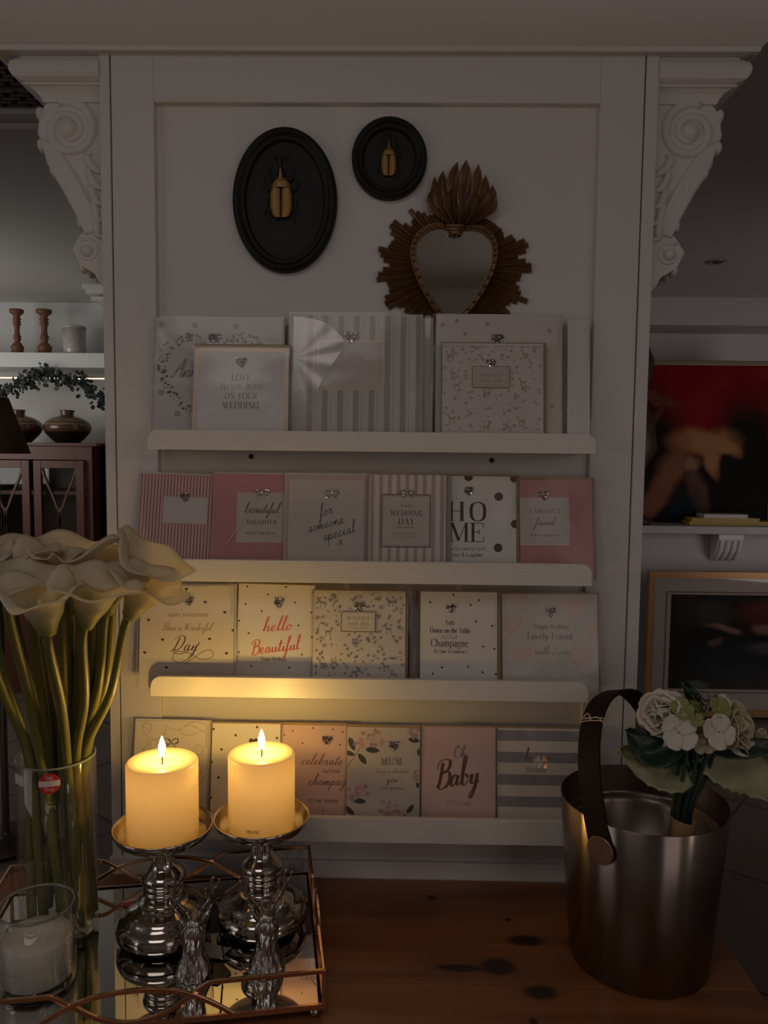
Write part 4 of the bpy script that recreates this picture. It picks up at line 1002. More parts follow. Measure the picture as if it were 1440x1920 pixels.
flame_m = mat('flame_glow', (1, .7, .3), .5, emit=(1, .70, .30), estr=9)
flame_c = mat('flame_core', (1, .9, .6), .5, emit=(1, .90, .60), estr=24)
def candle(p, z, label, text=False, R=.0505, H=.112):
    r = thing('pillar_candle', label, 'candle', (p.x, p.y, z), group='lit ivory pillar candles')
    w = B(); w.lathe([(R-.002, 0), (R, .002), (R, H-.004), (R-.0012, H-.0012), (R-.004, H), (.0235, H-.0008), (.0222, H-.0022), (.021, H-.0050), (.018, H-.0062), (.008, H-.0065), (0, H-.0066)], wax, 64)
    if text:
        def tf(x, z_, y):
            a = -pi/2-.09+x/R; rr = R+.0002; return (rr*cos(a), rr*sin(a), z_)
        write(w, 'DELUXE', 0, .0125, .0042, ink_dark, tf, track=8, thick=20, thin=8)
    w.build('wax_body', r)
    wk = B(); wk.tube([(0, 0, H-.007), (.0004, 0, H-.001), (0, 0, H+.008)], .0011, mat('wick_black', (.02, .012, .008), .8)); wk.build('wick', r)
    f = B(); f.lathe([(0, 0), (.0028, .002), (.0048, .007), (.0054, .0115), (.0048, .017), (.0032, .023), (.0014, .028), (0, .031)], flame_m, 16)
    fo = f.build('flame', r, loc=(0, 0, H+.005))
    for nme, zz, en, col, rad in (('flame_light', H+.023, .42, (1, .60, .13), .006), ('inner_glow', H*.70, .070, (1, .75, .40), .012)):
        l = bpy.data.lights.new(nme, 'POINT'); l.energy = en; l.color = col; l.shadow_soft_size = rad
        lo = bpy.data.objects.new(nme, l); COL.objects.link(lo); lo.parent = r; lo.location = (0, 0, zz)
        if nme == 'flame_light': fo.visible_shadow = False
    return r
candle(ho1, z1_, 'lit ivory pillar candle on the left candle holder, nearer the vase')
candle(ho2, z2_, 'lit ivory pillar candle on the right candle holder, with DELUXE near its foot', True, R=.0488)

# ------------------------------------------------------------------ glass vase with calla lilies
VR, VH = .0555, .262
vp = atZ(112, 1738, MZ)
v = thing('glass_vase', 'tall clear cylinder glass vase holding calla lilies, with a red round Sale Price sticker', 'vase', (vp.x, vp.y, MZ+.0005))
g = B(); g.lathe([(0, 0), (VR-.004, 0), (VR-.001, .002), (VR, .006), (VR, VH-.001), (VR-.001, VH), (VR-.0028, VH), (VR-.0032, VH-.001), (VR-.0032, .014), (VR-.008, .011), (0, .010)], glass, 64); g.build('glass_cylinder', v)
g = B(); g.tube([((VR-.0016)*cos(2*pi*i/64), (VR-.0016)*sin(2*pi*i/64), VH) for i in range(65)], .0017, mat('glass_edge', (.22, .24, .22), .08, spec=1), n=6, cap=False); g.build('rim', v)
w_ = B(); 
def wrapv(a0): return lambda q: ((VR+.0006-q.y)*cos(a0+q.x/VR), (VR+.0006-q.y)*sin(a0+q.x/VR), q.z)
st_red = mat('sticker_red', (.60, .035, .03), .35); st_w = mat('sticker_white', (.72, .66, .64), .4)
s = B(); rr = .0146; cz = VH-.019
s.add([(0, 0, cz)]+[(rr*cos(2*pi*i/28), 0, cz+rr*sin(2*pi*i/28)) for i in range(28)], [(0, 1+i, 1+(i+1) % 28) for i in range(28)], st_red)
hb = .0042
for i in range(8):
    x0, x1 = -rr*.96+1.92*rr*i/8, -rr*.96+1.92*rr*(i+1)/8; s.add([(x0, -.0002, cz-hb), (x1, -.0002, cz-hb), (x1, -.0002, cz+hb), (x0, -.0002, cz+hb)], [(0, 1, 2, 3)], st_w)
tfv = lambda x, z_, y: (x, -.0003, z_)
write(s, 'Sale', 0, cz+.0062, .0052, st_w, tfv, track=5, thick=14, thin=9); write(s, 'Price', 0, cz-.0102, .0050, st_w, tfv, track=4, thick=14, thin=9)
s.mapv(wrapv(-1.31)); s.build('sale_sticker', v)
s = B(); s.add([(-.011, 0, VH-.026), (.011, 0, VH-.026), (.011, 0, VH-.011), (-.011, 0, VH-.011)], [(0, 1, 2, 3)], st_w); s.mapv(wrapv(-2.2)); s.build('price_label', v)

stem_m = mat('lily_stem_green', (.16, .16, .045), .42, bump=.15, bscale=30, stretch=(6, 6, .4), var=.2, vscale=14)
def spathe_mat():
    m, nt, b = nm('lily_white'); N = nt.nodes; L = nt.links
    tc = N.new('ShaderNodeTexCoord'); sp = N.new('ShaderNodeSeparateXYZ'); mr = N.new('ShaderNodeMapRange'); mr.inputs[1].default_value = .0; mr.inputs[2].default_value = .045
    mx = N.new('ShaderNodeMix'); mx.data_type = 'RGBA'; mx.inputs[6].default_value = (.42, .46, .14, 1); mx.inputs[7].default_value = (.90, .83, .66, 1)
    L.new(tc.outputs['Object'], sp.inputs[0]); L.new(sp.outputs[2], mr.inputs[0]); L.new(mr.outputs[0], mx.inputs[0]); L.new(mx.outputs[2], b.inputs['Base Color'])
    b.inputs['Roughness'].default_value = .5
    out = N['Material Output']; t_ = N.new('ShaderNodeBsdfTranslucent'); L.new(mx.outputs[2], t_.inputs[0]); ms = N.new('ShaderNodeMixShader'); ms.inputs[0].default_value = .5
    L.new(b.outputs[0], ms.inputs[1]); L.new(t_.outputs[0], ms.inputs[2]); L.new(ms.outputs[0], out.inputs[0])
    return m
spathe_m = spathe_mat(); spadix_m = mat('spadix_yellow', (.70, .55, .20), .6, bump=.5, bscale=300)
HID = 'calla lily mostly hidden in the middle of the bunch'
LIL = [ # base px, rim centre px, tip px, depth y, rim radius, tilt towards camera, stem place at vase rim (m), stem foot (m), label
 ((88, 1190), (82, 1100), (14, 1126), -.37, .043, .40, (.030, -.026), (.038, -.022), 'white calla lily in front, its curled tip pointing left'),
 ((160, 1176), (186, 1086), (258, 1068), -.34, .044, .35, (.040, -.016), (.044, -.004), 'white calla lily above the red sticker, tip pointing right'),
 ((243, 1158), (282, 1082), (360, 1094), -.29, .040, .30, (.047, -.002), (.042, .014), 'white calla lily furthest right, over the anniversary card'),
 ((226, 1108), (284, 1036), (362, 1044), -.25, .046, .25, (.047, .010), (.030, .028), 'white calla lily with its tip before the pink pinstriped card'),
 ((198, 1150), (214, 1074), (250, 1052), -.28, .036, .30, (.036, .022), (.018, .034), 'white calla lily half hidden behind the right front flowers'),
 ((130, 1112), (130, 1018), (196, 1018), -.24, .058, .20, (.010, .036), (.006, .038), 'large white calla lily at the top with two pointed tips'),
 ((18, 1130), (26, 1070), (66, 1092), -.34, .042, .35, (-.006, -.036), (.022, -.034), 'white calla lily at far left with green throat'),
 ((22, 1105), (24, 1028), (78, 1004), -.26, .052, .20, (-.022, .016), (-.010, .026), 'white calla lily at the upper left edge of the bunch'),
 ((112, 1130), (108, 1062), (92, 1034), -.29, .030, .40, (.008, .004), (.014, .006), 'small white calla lily in the middle of the bunch'),
 ((62, 1115), (68, 1040), (120, 1028), -.25, .046, .20, (-.010, .028), (-.024, .020), 'white calla lily behind the small middle one'),
 ((178, 1125), (182, 1046), (232, 1060), -.245, .044, .25, (.026, .030), (.028, .016), 'white calla lily under the top one, facing right'),
 ((150, 1150), (152, 1080), (170, 1050), -.25, .034, .20, (.018, .020), (.020, .010), HID),
 ((206, 1140), (214, 1070), (230, 1040), -.235, .034, .20, (.030, .020), (.030, .006), HID),
 ((60, 1150), (58, 1085), (40, 1060), -.27, .034, .20, (-.012, .004), (-.002, .010), HID),
 ((-42, 1150), (-52, 1085), (-100, 1080), -.31, .042, .30, (-.040, -.010), (-.026, -.026), 'calla lily leaning out of the left edge, stem lowest of all'),
 ((-30, 1110), (-38, 1030), (-90, 1020), -.27, .042, .30, (-.028, -.026), (-.004, -.036), 'calla lily leaning out of the left edge behind the lowest stem'),
]
vb = Vector((vp.x, vp.y, MZ))
for i, (bp_, rc, tp, Y, R_, tl, so, fo_, lab) in enumerate(LIL):
    base = atY(bp_[0], bp_[1], Y); rcw = atY(rc[0], rc[1], Y-.006); tpw = atY(tp[0], tp[1], Y-.012)
    ax = (rcw-base); Hh = ax.length; ax.normalize(); ax = (ax+Vector((0, -tl*.30, 0))).normalized()
    rt = thing('calla_lily', lab+' in the glass vase', 'flower', base, group='hidden calla lilies' if lab == HID else 'calla lilies in the glass vase')
    dt = tpw-rcw; dt -= ax*dt.dot(ax); tr = dt.length; dt.normalize(); sd = ax.cross(dt)
    # local frame: X towards the tip, Z along the axis
    Mx = Matrix((dt, sd, ax)).transposed()
    rn = random.Random(40+i); ph = rn.uniform(0, 6); wv = rn.uniform(.08, .15)
    def fn(u, v, Hh=Hh, R_=R_, tr=tr, ph=ph, wv=wv, i=i):
        a = 2*pi*u*1.04+pi-.12; tf_ = max(0, cos(a)); tip = tf_**7
        back = max(0, -cos(a))
        r = .0085+(R_-.0085)*(.60*v**.62*min(1, .35+v*1.6)+.40*v**4.5)*(1-.08*back)
        r += tip*max(0, tr-R_)*v**3
        fl_ = max(0, v-.72)/.28
        r += fl_**2*.010*(1+.6*sin(3*a+ph))
        z = Hh*1.04*(v**.92)*(1+.07*cos(a)*v)
        z += wv*R_*sin(2*a+ph)*v**3 + .10*R_*sin(5*a+ph*2)*fl_
        z -= fl_**2*.005*(1-tip); z += .10*R_*back*v**2
        if i == 5: z += v**6*.013*(exp(-((a-pi/2-.25-pi)/.07)**2)+exp(-((a-pi/2+.25-pi)/.07)**2)+exp(-((a-pi/2-.25)/.07)**2)+exp(-((a-pi/2+.25)/.07)**2))
        if u > .96: r += .0015
        if u < .04: r -= .0015*v
        return (r*cos(a), r*sin(a), z)
    s = B(); s.grid(fn, 73, 24, spathe_m); o = s.build('spathe', rt, solid=.0009); o.matrix_local = Mx.to_4x4()
    s = B(); s.tube([(0, 0, .012), (.001, 0, Hh*.4), (.003, 0, Hh*.78)], [.0045, .0050, .0030], spadix_m, n=10); o = s.build('spadix', rt); o.matrix_local = Mx.to_4x4()
    foot = vb+Vector((fo_[0]*1.08, fo_[1]*1.05, .0185)); rimp = vb+Vector((so[0]*.90, so[1]*.9, VH))
    d0 = (rimp-foot)
    mid = base.lerp(rimp, .5)-ax*.004+Vector(((base.x-vp.x)*.06, 0, 0))
    P = [foot-base, (foot.lerp(rimp, .5)-base), rimp-base, mid-base, ax*-.018, ax*.006]
    Q = cat(P, 7); m_ = len(Q)
    s = B(); s.tube(Q, [.0068-.0010*j/m_+(.0016*max(0, (j/(m_-1)-.93)/.07)) for j in range(m_)], stem_m, n=12); s.build('stem', rt)

# ------------------------------------------------------------------ unlit candle in glass jar
jp = atZ(72, 1838, MZ)
j = thing('jar_candle', 'unlit white candle in a clear glass tumbler at the front left of the tray', 'candle', (jp.x, jp.y, MZ+.0005))
JR, JH = .0485, .106
g = B(); g.lathe([(0, 0), (JR-.004, 0), (JR-.001, .002), (JR, .006), (JR, JH-.001), (JR-.001, JH), (JR-.003, JH), (JR-.0034, JH-.001), (JR-.0034, .012), (JR-.008, .009), (0, .009)], glass, 56); g.build('glass_jar', j)
g = B(); g.tube([((JR-.0017)*cos(2*pi*i/56), (JR-.0017)*sin(2*pi*i/56), JH) for i in range(57)], .0018, MATS['glass_edge'], n=6, cap=False); g.build('rim', j)
g = B(); g.lathe([(0, .010), (JR-.005, .010), (JR-.0038, .012), (JR-.0038, .062), (JR-.005, .064), (.02, .0645), (.012, .0640), (0, .0635)], mat('white_wax', (.80, .76, .70), .45, subs=.2), 56); g.build('wax_fill', j)

# ------------------------------------------------------------------ silver stag figurines
def stag(px, py, sc_, rz, label, cord=False):
    p = atZ(px, py, MZ); r = thing('stag_figurine', label, 'figurine', (p.x, p.y, MZ+.0003), (0, 0, rz), group='silver stag heads on the tray'); r.scale = (sc_, sc_, sc_)
    b_ = B(); n = 72
    prof = [(0, 0), (.026, 0), (.028, .004), (.027, .012), (.023, .024), (.018, .036), (.0165, .048), (.017, .058), (.0185, .068), (.0175, .078), (.013, .086), (.006, .090), (0, .091)]
    prof = [tuple(v_) for v_ in cat(prof, 3)]; vs = []
    for rr_, z in prof:
        for i in range(n):
            a = 2*pi*i/n; q_ = rr_*(1+.05*sin(9*a+z*60)+.05*sin(16*a-z*150)*sin(z*140+3*a)+.03*sin(25*a+z*40)); vs.append((q_*cos(a), q_*.86*sin(a)-max(0, z-.05)*.12, z))
    b_.add(vs, [(k*n+i, k*n+(i+1) % n, (k+1)*n+(i+1) % n, (k+1)*n+i) for k in range(len(prof)-1) for i in range(n)], silver_h, True)
    b_.build('furry_neck', r)
    h = B(); h.ball((0, .004, .086), .0155, silver_h, sc=(1, 1.15, .9)); Q = cat([(0, .004, .088), (0, .020, .090), (0, .034, .084)], 4)
    h.tube(Q, [.013, .0128, .012, .0115, .011, .0105, .010, .009, .006], silver_h, n=12)
    for k in ((-.003, -.0125, .083), (.004, -.0125, .0835), (.001, -.012, .088)): h.ball(k, .0012, mat('eye_black', (.005, .005, .005), .2))
    h.build('head', r)
    for sg in (-1, 1):
        e = B()
        def fe(u, v_, sg=sg):
            w = .0120*sin(pi*min(1, .08+v_*.92))**.7; a = (u-.5)*2.2; x = .007+.027*v_-.006*v_*v_
            return (sg*x, .002-w*sin(a)*.6-.004*cos(a), .078+.040*v_+w*sin(a)*.55-.004*(1-cos(a)))
        e.grid(fe, 9, 12, silver_h); e.build('ear', r, solid=.0040)
        a = B()
        main = cat([(sg*.006, .004, .094), (sg*.014, .006, .108), (sg*.025, .006, .120), (sg*.031, .004, .134), (sg*.029, .002, .150), (sg*.031, 0, .160)], 5)
        m_ = len(main); a.tube(main, [.0042*(1-.45*i/m_) for i in range(m_)], silver_h, n=8); a.ball(main[-1], .0026, silver_h)
        for P, w in (([(sg*.028, .005, .126), (sg*.020, .002, .134), (sg*.019, .001, .143)], .0027), ([(sg*.030, .003, .140), (sg*.038, .001, .146), (sg*.041, 0, .156)], .0025), ([(sg*.013, .006, .107), (sg*.009, -.004, .113), (sg*.008, -.008, .121)], .0022)):
            Q = cat(P, 4); a.tube(Q, [w*(1-.3*i/len(Q)) for i in range(len(Q))], silver_h, n=8); a.ball(Q[-1], w*.85, silver_h, n=8, k=6)
        a.build('antler', r)
    return r
s1 = stag(364, 1829, .84, radians(14), 'silver stag head figurine between the holders, with a black cord tied to its antler')
s2 = stag(500, 1820, .86, radians(20), 'silver stag head figurine standing before the right candle holder')
sa = atY(402, 1683, s1.location.y-.004)
c = thing('price_tag', 'grey swing tag on a black cord hanging from the stag antler', 'tag', (sa.x, sa.y, sa.z))
e1 = atZ(419, 1790, MZ+.010)-sa
cb = B(); cb.tube(cat([(-.004, 0, .002), (0, -.002, -.012), (.004, -.003, -.03), tuple(e1)], 6), .0009, mat('black_cord', (.01, .01, .01), .6)); cb.tube(cat([(-.004, 0, .002), (.004, -.003, -.01), (.006, -.003, -.03), tuple(e1)], 6), .0009, MATS['black_cord'])
cb.tube(cat([(-.006, 0, .004), (0, -.004, .003), (.008, 0, .004), (.014, .001, .005)], 4), .0018, MATS['black_cord']); cb.ball((0, -.002, .002), .003, MATS['black_cord']); cb.build('cord', c)
tg = B(); pts = [atZ(x, y, MZ+.002+h)-sa for x, y, h in ((380, 1795, .001), (384, 1765, .006), (418, 1775, .008), (434, 1777, .007), (411, 1797, .004))]
tg.add([tuple(p) for p in pts], [(0, 1, 2, 3, 4)], mat('tag_grey', (.30, .31, .31), .5)); tg.build('tag_card', c, solid=.0006)
bk = B(); pts = [atZ(x, y, MZ+.0015)-sa for x, y in ((378, 1800), (410, 1797), (434, 1824), (408, 1846), (384, 1842))]
bk.add([tuple(p) for p in pts], [(0, 1, 2, 3, 4)], mat('tag_black', (.008, .008, .008), .3)); bk.build('tag_back', c, solid=.0006)
# red and white leaflet at the back of the tray
lf = atZ(252, 1692, MZ+.001); l_ = B(); l_.box((-.016, -.007, 0), (.016, .004, .0008), st_red); l_.box((-.016, .004, 0), (.016, .010, .0008), st_w)
tag(l_.build('sticker_offcut', loc=lf, rot=(0, 0, radians(28))), 'small red and white paper sticker lying on the tray behind the left holder', 'sticker')

# ------------------------------------------------------------------ steel bucket with leather handle
bc = atZ(1204, 1788, TZ); BH = .238
zr = TZ+BH; rc_ = Vector((bc.x, bc.y, zr))
xl = atY(1060, 1490, bc.y).x; xr = atY(1364, 1480, bc.y).x
RTOP = (xr-xl)/2*1.0; bc.x = (xl+xr)/2-.004; RB = RTOP*.845
bk_ = thing('steel_bucket', 'brushed steel wine bucket with a dark leather handle standing on the wooden table', 'bucket', (bc.x, bc.y, TZ))
s = B(); s.lathe([(0, 0), (RB-.003, 0), (RB, .003), (RTOP, BH-.0005), (RTOP-.0006, BH), (RTOP-.0012, BH)], steel, 96); s.build('outer_wall', bk_)
TPR = (RTOP-RB)/BH
s = B(); s.lathe([(RTOP-.0012, BH), (RTOP-.0022-TPR*.04, BH-.04), (RTOP-.003-TPR*.045, BH-.045), (RTOP-.0065-TPR*.047, BH-.047), (RTOP-.0075-TPR*.052, BH-.052), (RTOP-.0095-TPR*.055, BH-.055), (RB-.006, .01), (0, .008)], steel_in, 96); s.build('inner_wall', bk_)
best = None
for k in range(180):
    a = 2*pi*k/180; zz = BH-.036; rr = RB+(RTOP-RB)*zz/BH
    P = Vector((bc.x+rr*cos(a), bc.y+rr*sin(a), TZ+zz)); d_ = P-CAM; z_ = d_.dot(FW); px = PXC+FPX*d_.dot(RT)/z_; py = PYC-FPX*d_.dot(UP)/z_
    if cos(a)*(CAM.x-bc.x)+sin(a)*(CAM.y-bc.y) > 0 and (best is None or abs(px-1130) < best[0]): best = (abs(px-1130), a, rr, zz)
_, ra, rrv, rz_ = best
Av = Vector((cos(ra), sin(ra), 0)); Pn = Vector((-sin(ra), cos(ra), 0))
# the handle leans towards the side that keeps its top over the left of the bucket
lean = -.30 if Pn.x > 0 else .30
Hv = (Vector((0, 0, 1))*cos(lean)+Pn*sin(lean)); HL = .185
Wv = Av.cross(Hv).normalized()
P = []
for i in range(41):
    t_ = pi*i/40; cc = cos(t_); k = (abs(cc)**.85)*(1 if cc > 0 else -1)
    P.append(Av*(rrv+.003)*k+Hv*HL*sin(t_)**.9)
P = [Av*(rrv+.003)-Hv*.012]+P+[-Av*(rrv+.003)-Hv*.012]
s = B(); s.bar(P, .0045, .034, leather, up=tuple(Wv)); s.build('leather_handle', bk_, loc=(0, 0, rz_), bevel=.001)
for sg in (1, -1):
    s = B(); s.lathe([(0, .0), (.0185, 0), (.0192, .001), (.0192, .0022), (.0183, .0030), (0, .0030)], mat('rivet_bronze', (.30, .20, .14), .4, metal=.9), 40, smooth=False)
    o = s.build('rivet', bk_); o.matrix_local = Matrix.Translation(Av*sg*(rrv+.0052)+Vector((0, 0, rz_))) @ (Av*sg).to_track_quat('Z', 'Y').to_matrix().to_4x4()
# string knotted round the handle
tp = atY(1112, 1302, bc.y+ (Av*rrv*.45+Hv*HL*.95).y)
hp_ = Vector((bc.x, bc.y, TZ+rz_))
ti = 13; c0 = P[ti+1]; tg_ = (P[ti+2]-P[ti]).normalized(); nn_ = tg_.cross(Wv).normalized()
s = B()
for off in (-.003, .0015):
    s.tube([c0+tg_*off+Wv*(.019*cos(q))+nn_*(.0042*sin(q)) for q in [2*pi*k/20 for k in range(21)]], .0009, mat('cotton_string', (.55, .47, .38), .8), n=6)
k0_ = -Wv*.0 
if nn_.dot(CAM-hp_-c0) < 0: nn_ = -nn_
s.tube(cat([c0+nn_*.005, c0+nn_*.009+tg_*.006+Wv*.004, c0+nn_*.007+Wv*.010, c0+nn_*.005], 5), .0009, MATS['cotton_string'], n=6)
s.tube(cat([c0+nn_*.005, c0+nn_*.007-Wv*.012, c0+nn_*.004-Wv*.021-Vector((0, 0, .008)), c0-Wv*.023-Vector((0, 0, .020))], 5), .0009, MATS['cotton_string'], n=6)
s.ball(c0+nn_*.006, .0024, MATS['cotton_string'], n=8, k=6)
tag(s.build('string_tie', loc=hp_), 'thin white string knotted round the top of the leather bucket handle', 'string')

# ------------------------------------------------------------------ bouquet lying in the bucket
petal_w = mat('petal_cream', (.70, .66, .58), .6, bump=.3, bscale=150, var=.12, vscale=30)
petal_y = mat('petal_ivory', (.62, .56, .38), .6, bump=.3, bscale=150, var=.15, vscale=30)
petal_g = mat('petal_lime', (.28, .32, .10), .6, bump=.3, bscale=150, var=.25, vscale=60)
leaf_d = mat('leaf_dark_green', (.018, .040, .026), .35, bump=.4, bscale=60)
leaf_p = mat('leaf_pale_green', (.34, .36, .20), .55, bump=.6, bscale=70, var=.35, vscale=28)
stem_d = mat('bouquet_stem', (.035, .065, .045), .45)
BY = bc.y
bo = atY(1275, 1545, BY); bq = thing('flower_bouquet', 'small artificial bouquet of cream roses and white hydrangea leaning in the steel bucket', 'flowers', bo)
def L_(px, py, dy=0): return atY(px, py, BY+dy)-bo
def petal(bb, base, d, n, Ln, Wd, m, cup=.25, tipsh=.6, wav=0, ph=0):
    d = Vector(d).normalized(); n = Vector(n); n = (n-d*n.dot(d)).normalized(); w = d.cross(n)
    def fn(u, v):
        s_ = (u-.5)*2; ww = Wd*.5*((.28+.72*sin(v/.6*pi/2)) if v < .6 else max(.12, sqrt(max(0, 1-((v-.6)/.4)**2)))**.8)
        return Vector(base)+d*(Ln*v)+w*(ww*s_)+n*(cup*Ln*(v*v*.6)+cup*Wd*.5*s_*s_+wav*sin(9*v+s_*2+ph)*Wd)
    bb.grid(fn, 7, 9, m)
def floret(px, py, rpx, m, dy, name='hydrangea_floret', rot=0, np_=4, tilt=(0, 0)):
    c_ = L_(px, py, dy); r = rpx/FPX*1.02; bb = B(); nrm = Vector((tilt[0], -1, .35+tilt[1])).normalized(); u0 = nrm.cross(Vector((0, 0, 1))).normalized(); v0 = u0.cross(nrm)
    for i in range(np_):
        a = rot+2*pi*i/np_; petal(bb, c_+nrm*.001*(i % 2), u0*cos(a)+v0*sin(a)+nrm*.10, nrm, r, r*1.12, m, cup=.12, tipsh=.42, wav=.02, ph=i)
    bb.ball(c_+nrm*.0015, r*.07, petal_w, n=8, k=6); bb.ball(c_+nrm*.003, r*.03, MATS['eye_black'], n=6, k=4)
    bb.build(name, bq, solid=.0006)
def rose(px, py, rpx, m, dy, ax, seed):
    c_ = L_(px, py, dy); r = rpx/FPX*1.02; ax = Vector(ax).normalized(); u0 = ax.cross(Vector((.3, .2, 1))).normalized(); v0 = ax.cross(u0); R = random.Random(seed); bb = B()
    for lay, (k, cnt, op) in enumerate(((.45, 3, .10), (.62, 4, .28), (.85, 5, .55), (1.08, 6, .85))):
        for i in range(cnt):
            a = 2*pi*(i+lay*.37)/cnt+R.uniform(-.15, .15); rad = u0*cos(a)+v0*sin(a)
            petal(bb, c_-ax*r*.5+rad*r*.12*k, rad*op*.75+ax*(1.25-.40*op), -rad, r*(1.0+.18*k), r*(.8+.75*k), m, cup=.16 if lay < 2 else -.10, wav=.012, ph=R.uniform(0, 6))
    bb.build('rose', bq, solid=.0007)
def leaf(pts, wpx, m, name='leaf', n_=(0, -1, .5), wav=.05, fold=.15):
    Q = cat(pts, 6); m_ = len(Q); bb = B(); N_ = Vector(n_).normalized(); wm = wpx/FPX*1.02
    def fn(u, v):
        f_ = v*(m_-1); j_ = min(int(f_), m_-2); p = Q[j_].lerp(Q[j_+1], f_-j_); t = (Q[j_+1]-Q[j_]).normalized(); w = t.cross(N_).normalized(); s_ = (u-.5)*2
        ww = wm*.5*sin(min(1, .04+v*.96)*pi)**.7*(1+.05*sin(60*v))
        return p+w*(ww*s_)+N_*(abs(s_)*wm*fold+wm*wav*sin(11*v+3*s_))
    bb.grid(fn, 9, 30, m); bb.build(name, bq, solid=.0006)
leaf([L_(1290, 1425, .02), L_(1262, 1452, .0), L_(1215, 1438, -.01), L_(1156, 1408, -.01)], 84, leaf_p, n_=(.1, -1, .75), wav=.09)
leaf([L_(1276, 1400, -.01), L_(1240, 1412, -.02), L_(1205, 1402, -.02), L_(1172, 1368, -.02)], 62, leaf_d, n_=(.1, -1, .5))
leaf([L_(1302, 1395, .02), L_(1345, 1425, .02), L_(1400, 1450, .01), L_(1470, 1500, .0)], 110, leaf_p, n_=(-.1, -1, .7))
leaf([L_(1310, 1392, .01), L_(1360, 1404, -.01), L_(1410, 1402, -.01), L_(1470, 1396, -.01)], 44, leaf_d, n_=(0, -1, .6))
leaf([L_(1300, 1420, .03), L_(1330, 1440, .03), L_(1365, 1468, .03), L_(1400, 1490, .03)], 46, leaf_p, n_=(-.1, -1, .4))
leaf([L_(1306, 1345, .01), L_(1299, 1322, .01), L_(1290, 1300, .01), L_(1277, 1279, .01)], 34, leaf_d, n_=(.3, -1, .2), fold=.3)
leaf([L_(1280, 1360, .02), L_(1290, 1400, .01), L_(1300, 1425, .0), L_(1310, 1440, .0)], 50, leaf_d)
rose(1240, 1338, 46, petal_w, -.005, (-.75, -.75, .55), 3)
rose(1378, 1366, 54, petal_y, .005, (.8, -.6, .35), 8)
rose(1425, 1390, 26, petal_y, .01, (.9, -.6, .1), 12)
floret(1262, 1300+18, 24, petal_w, .0, rot=.4, tilt=(-.2, .6))
floret(1272, 1373, 38, petal_w, -.035, rot=.75)
floret(1345, 1372, 36, petal_w, -.030, rot=.35, tilt=(.2, 0))
floret(1278, 1330, 24, petal_g, -.025, rot=.2, tilt=(0, .5))
floret(1306, 1350, 14, petal_g, -.035, rot=.6)
floret(1348, 1328, 24, petal_g, -.015, rot=.9, tilt=(.3, .4))
floret(1356, 1318, 18, petal_w, -.005, rot=.1, tilt=(.5, .4))
floret(1316, 1372, 24, petal_y, -.012, rot=.3); floret(1322, 1392, 26, petal_y, -.015, rot=.8, tilt=(0, -.6)); floret(1300, 1335, 24, petal_g, .0, rot=.5, tilt=(0, .4)); floret(1245, 1372, 28, petal_w, -.010, rot=.1, tilt=(-.4, -.2))
bb = B(); R = random.Random(2)
for i in range(60): bb.ball(L_(1318+R.uniform(-26, 26), 1318+R.uniform(-14, 18), R.uniform(-.015, .015)), .0021, mat('berry_green', (.10, .12, .045), .5), n=6, k=4)
bb.build('berry_cluster', bq)
for i, (x0, x1, y1, dy) in enumerate(((1262, 1277, 1392, .0), (1268, 1289, 1398, -.012), (1274, 1300, 1402, .004), (1280, 1312, 1400, -.008), (1286, 1330, 1400, .002), (1292, 1344, 1398, .012), (1284, 1322, 1395, .018), (1258, 1280, 1400, .012))):
    bb = B(); bb.tube(cat([L_(x0, 1620, .0+dy*.4), L_(x0+2, 1530, dy*.5), L_((x0+x1)/2, 1470, dy), L_(x1, y1, dy-.004)], 5), .0030, stem_d, n=8); bb.build('stem', bq)
bb = B(); a_, b2, c2 = L_(1268, 1625), L_(1276, 1570), L_(1283, 1535)
bb.tube([a_, a_.lerp(b2, .5), b2, c2], [.0165, .0168, .0172, .0178], mat('kraft_wrap', (.50, .30, .16), .75, bump=.3), n=24, cap=False); bb.build('stem_wrap', bq, solid=.0008)
hp2 = atY(1248, 1566, BY-.01)
s = B(); pts = [atY(x, y, BY-.015+d)-hp2 for x, y, d in ((1238, 1630, 0), (1251, 1630, -.004), (1252, 1562, -.004), (1258, 1532, -.002), (1247, 1511, 0), (1243, 1545, 0))]
s.add([tuple(p) for p in pts], [tuple(range(6))], mat('tag_card_brown', (.34, .27, .23), .6)); tag(s.build('card_tag', loc=hp2, solid=.0007), 'pointed pale card tag standing in the bucket beside the bouquet', 'tag')

# ------------------------------------------------------------------ left background: wall shelf, ornaments, glazed cabinet, lamp
WB = BACK
def bgx(px, py, Y): return atY(px, py, Y)
SF = BACK-.30
zt, zb_ = atY(100, 661, SF).z, atY(100, 689, SF).z
tag(B().box((X0+.02, SF, zb_), (-1.20, BACK-.002, zt), mat('white_shelf', (.78, .79, .78), .5)).build('wall_shelf', bevel=.004), 'thick white floating wall shelf at left, holding two wooden candlesticks', 'shelf')
zl = atY(100, 708, SF+.02).z
l_ = thing('light_strip', 'thin warm light strip glowing under the white wall shelf', 'light', (-2.2, SF+.02, zl))
B().box((-1.1, -.006, -.001), (.99, .01, .007), mat('strip_housing', (.4, .38, .35), .5)).build('housing', l_)
B().box((-1.09, -.0075, -.007), (.98, .008, -.0012), mat('strip_glow', (1, .8, .5), .5, emit=(1, .78, .5), estr=1.6)).build('diffuser', l_)
bw = mat('turned_wood', (.20, .085, .04), .5, bump=.2)
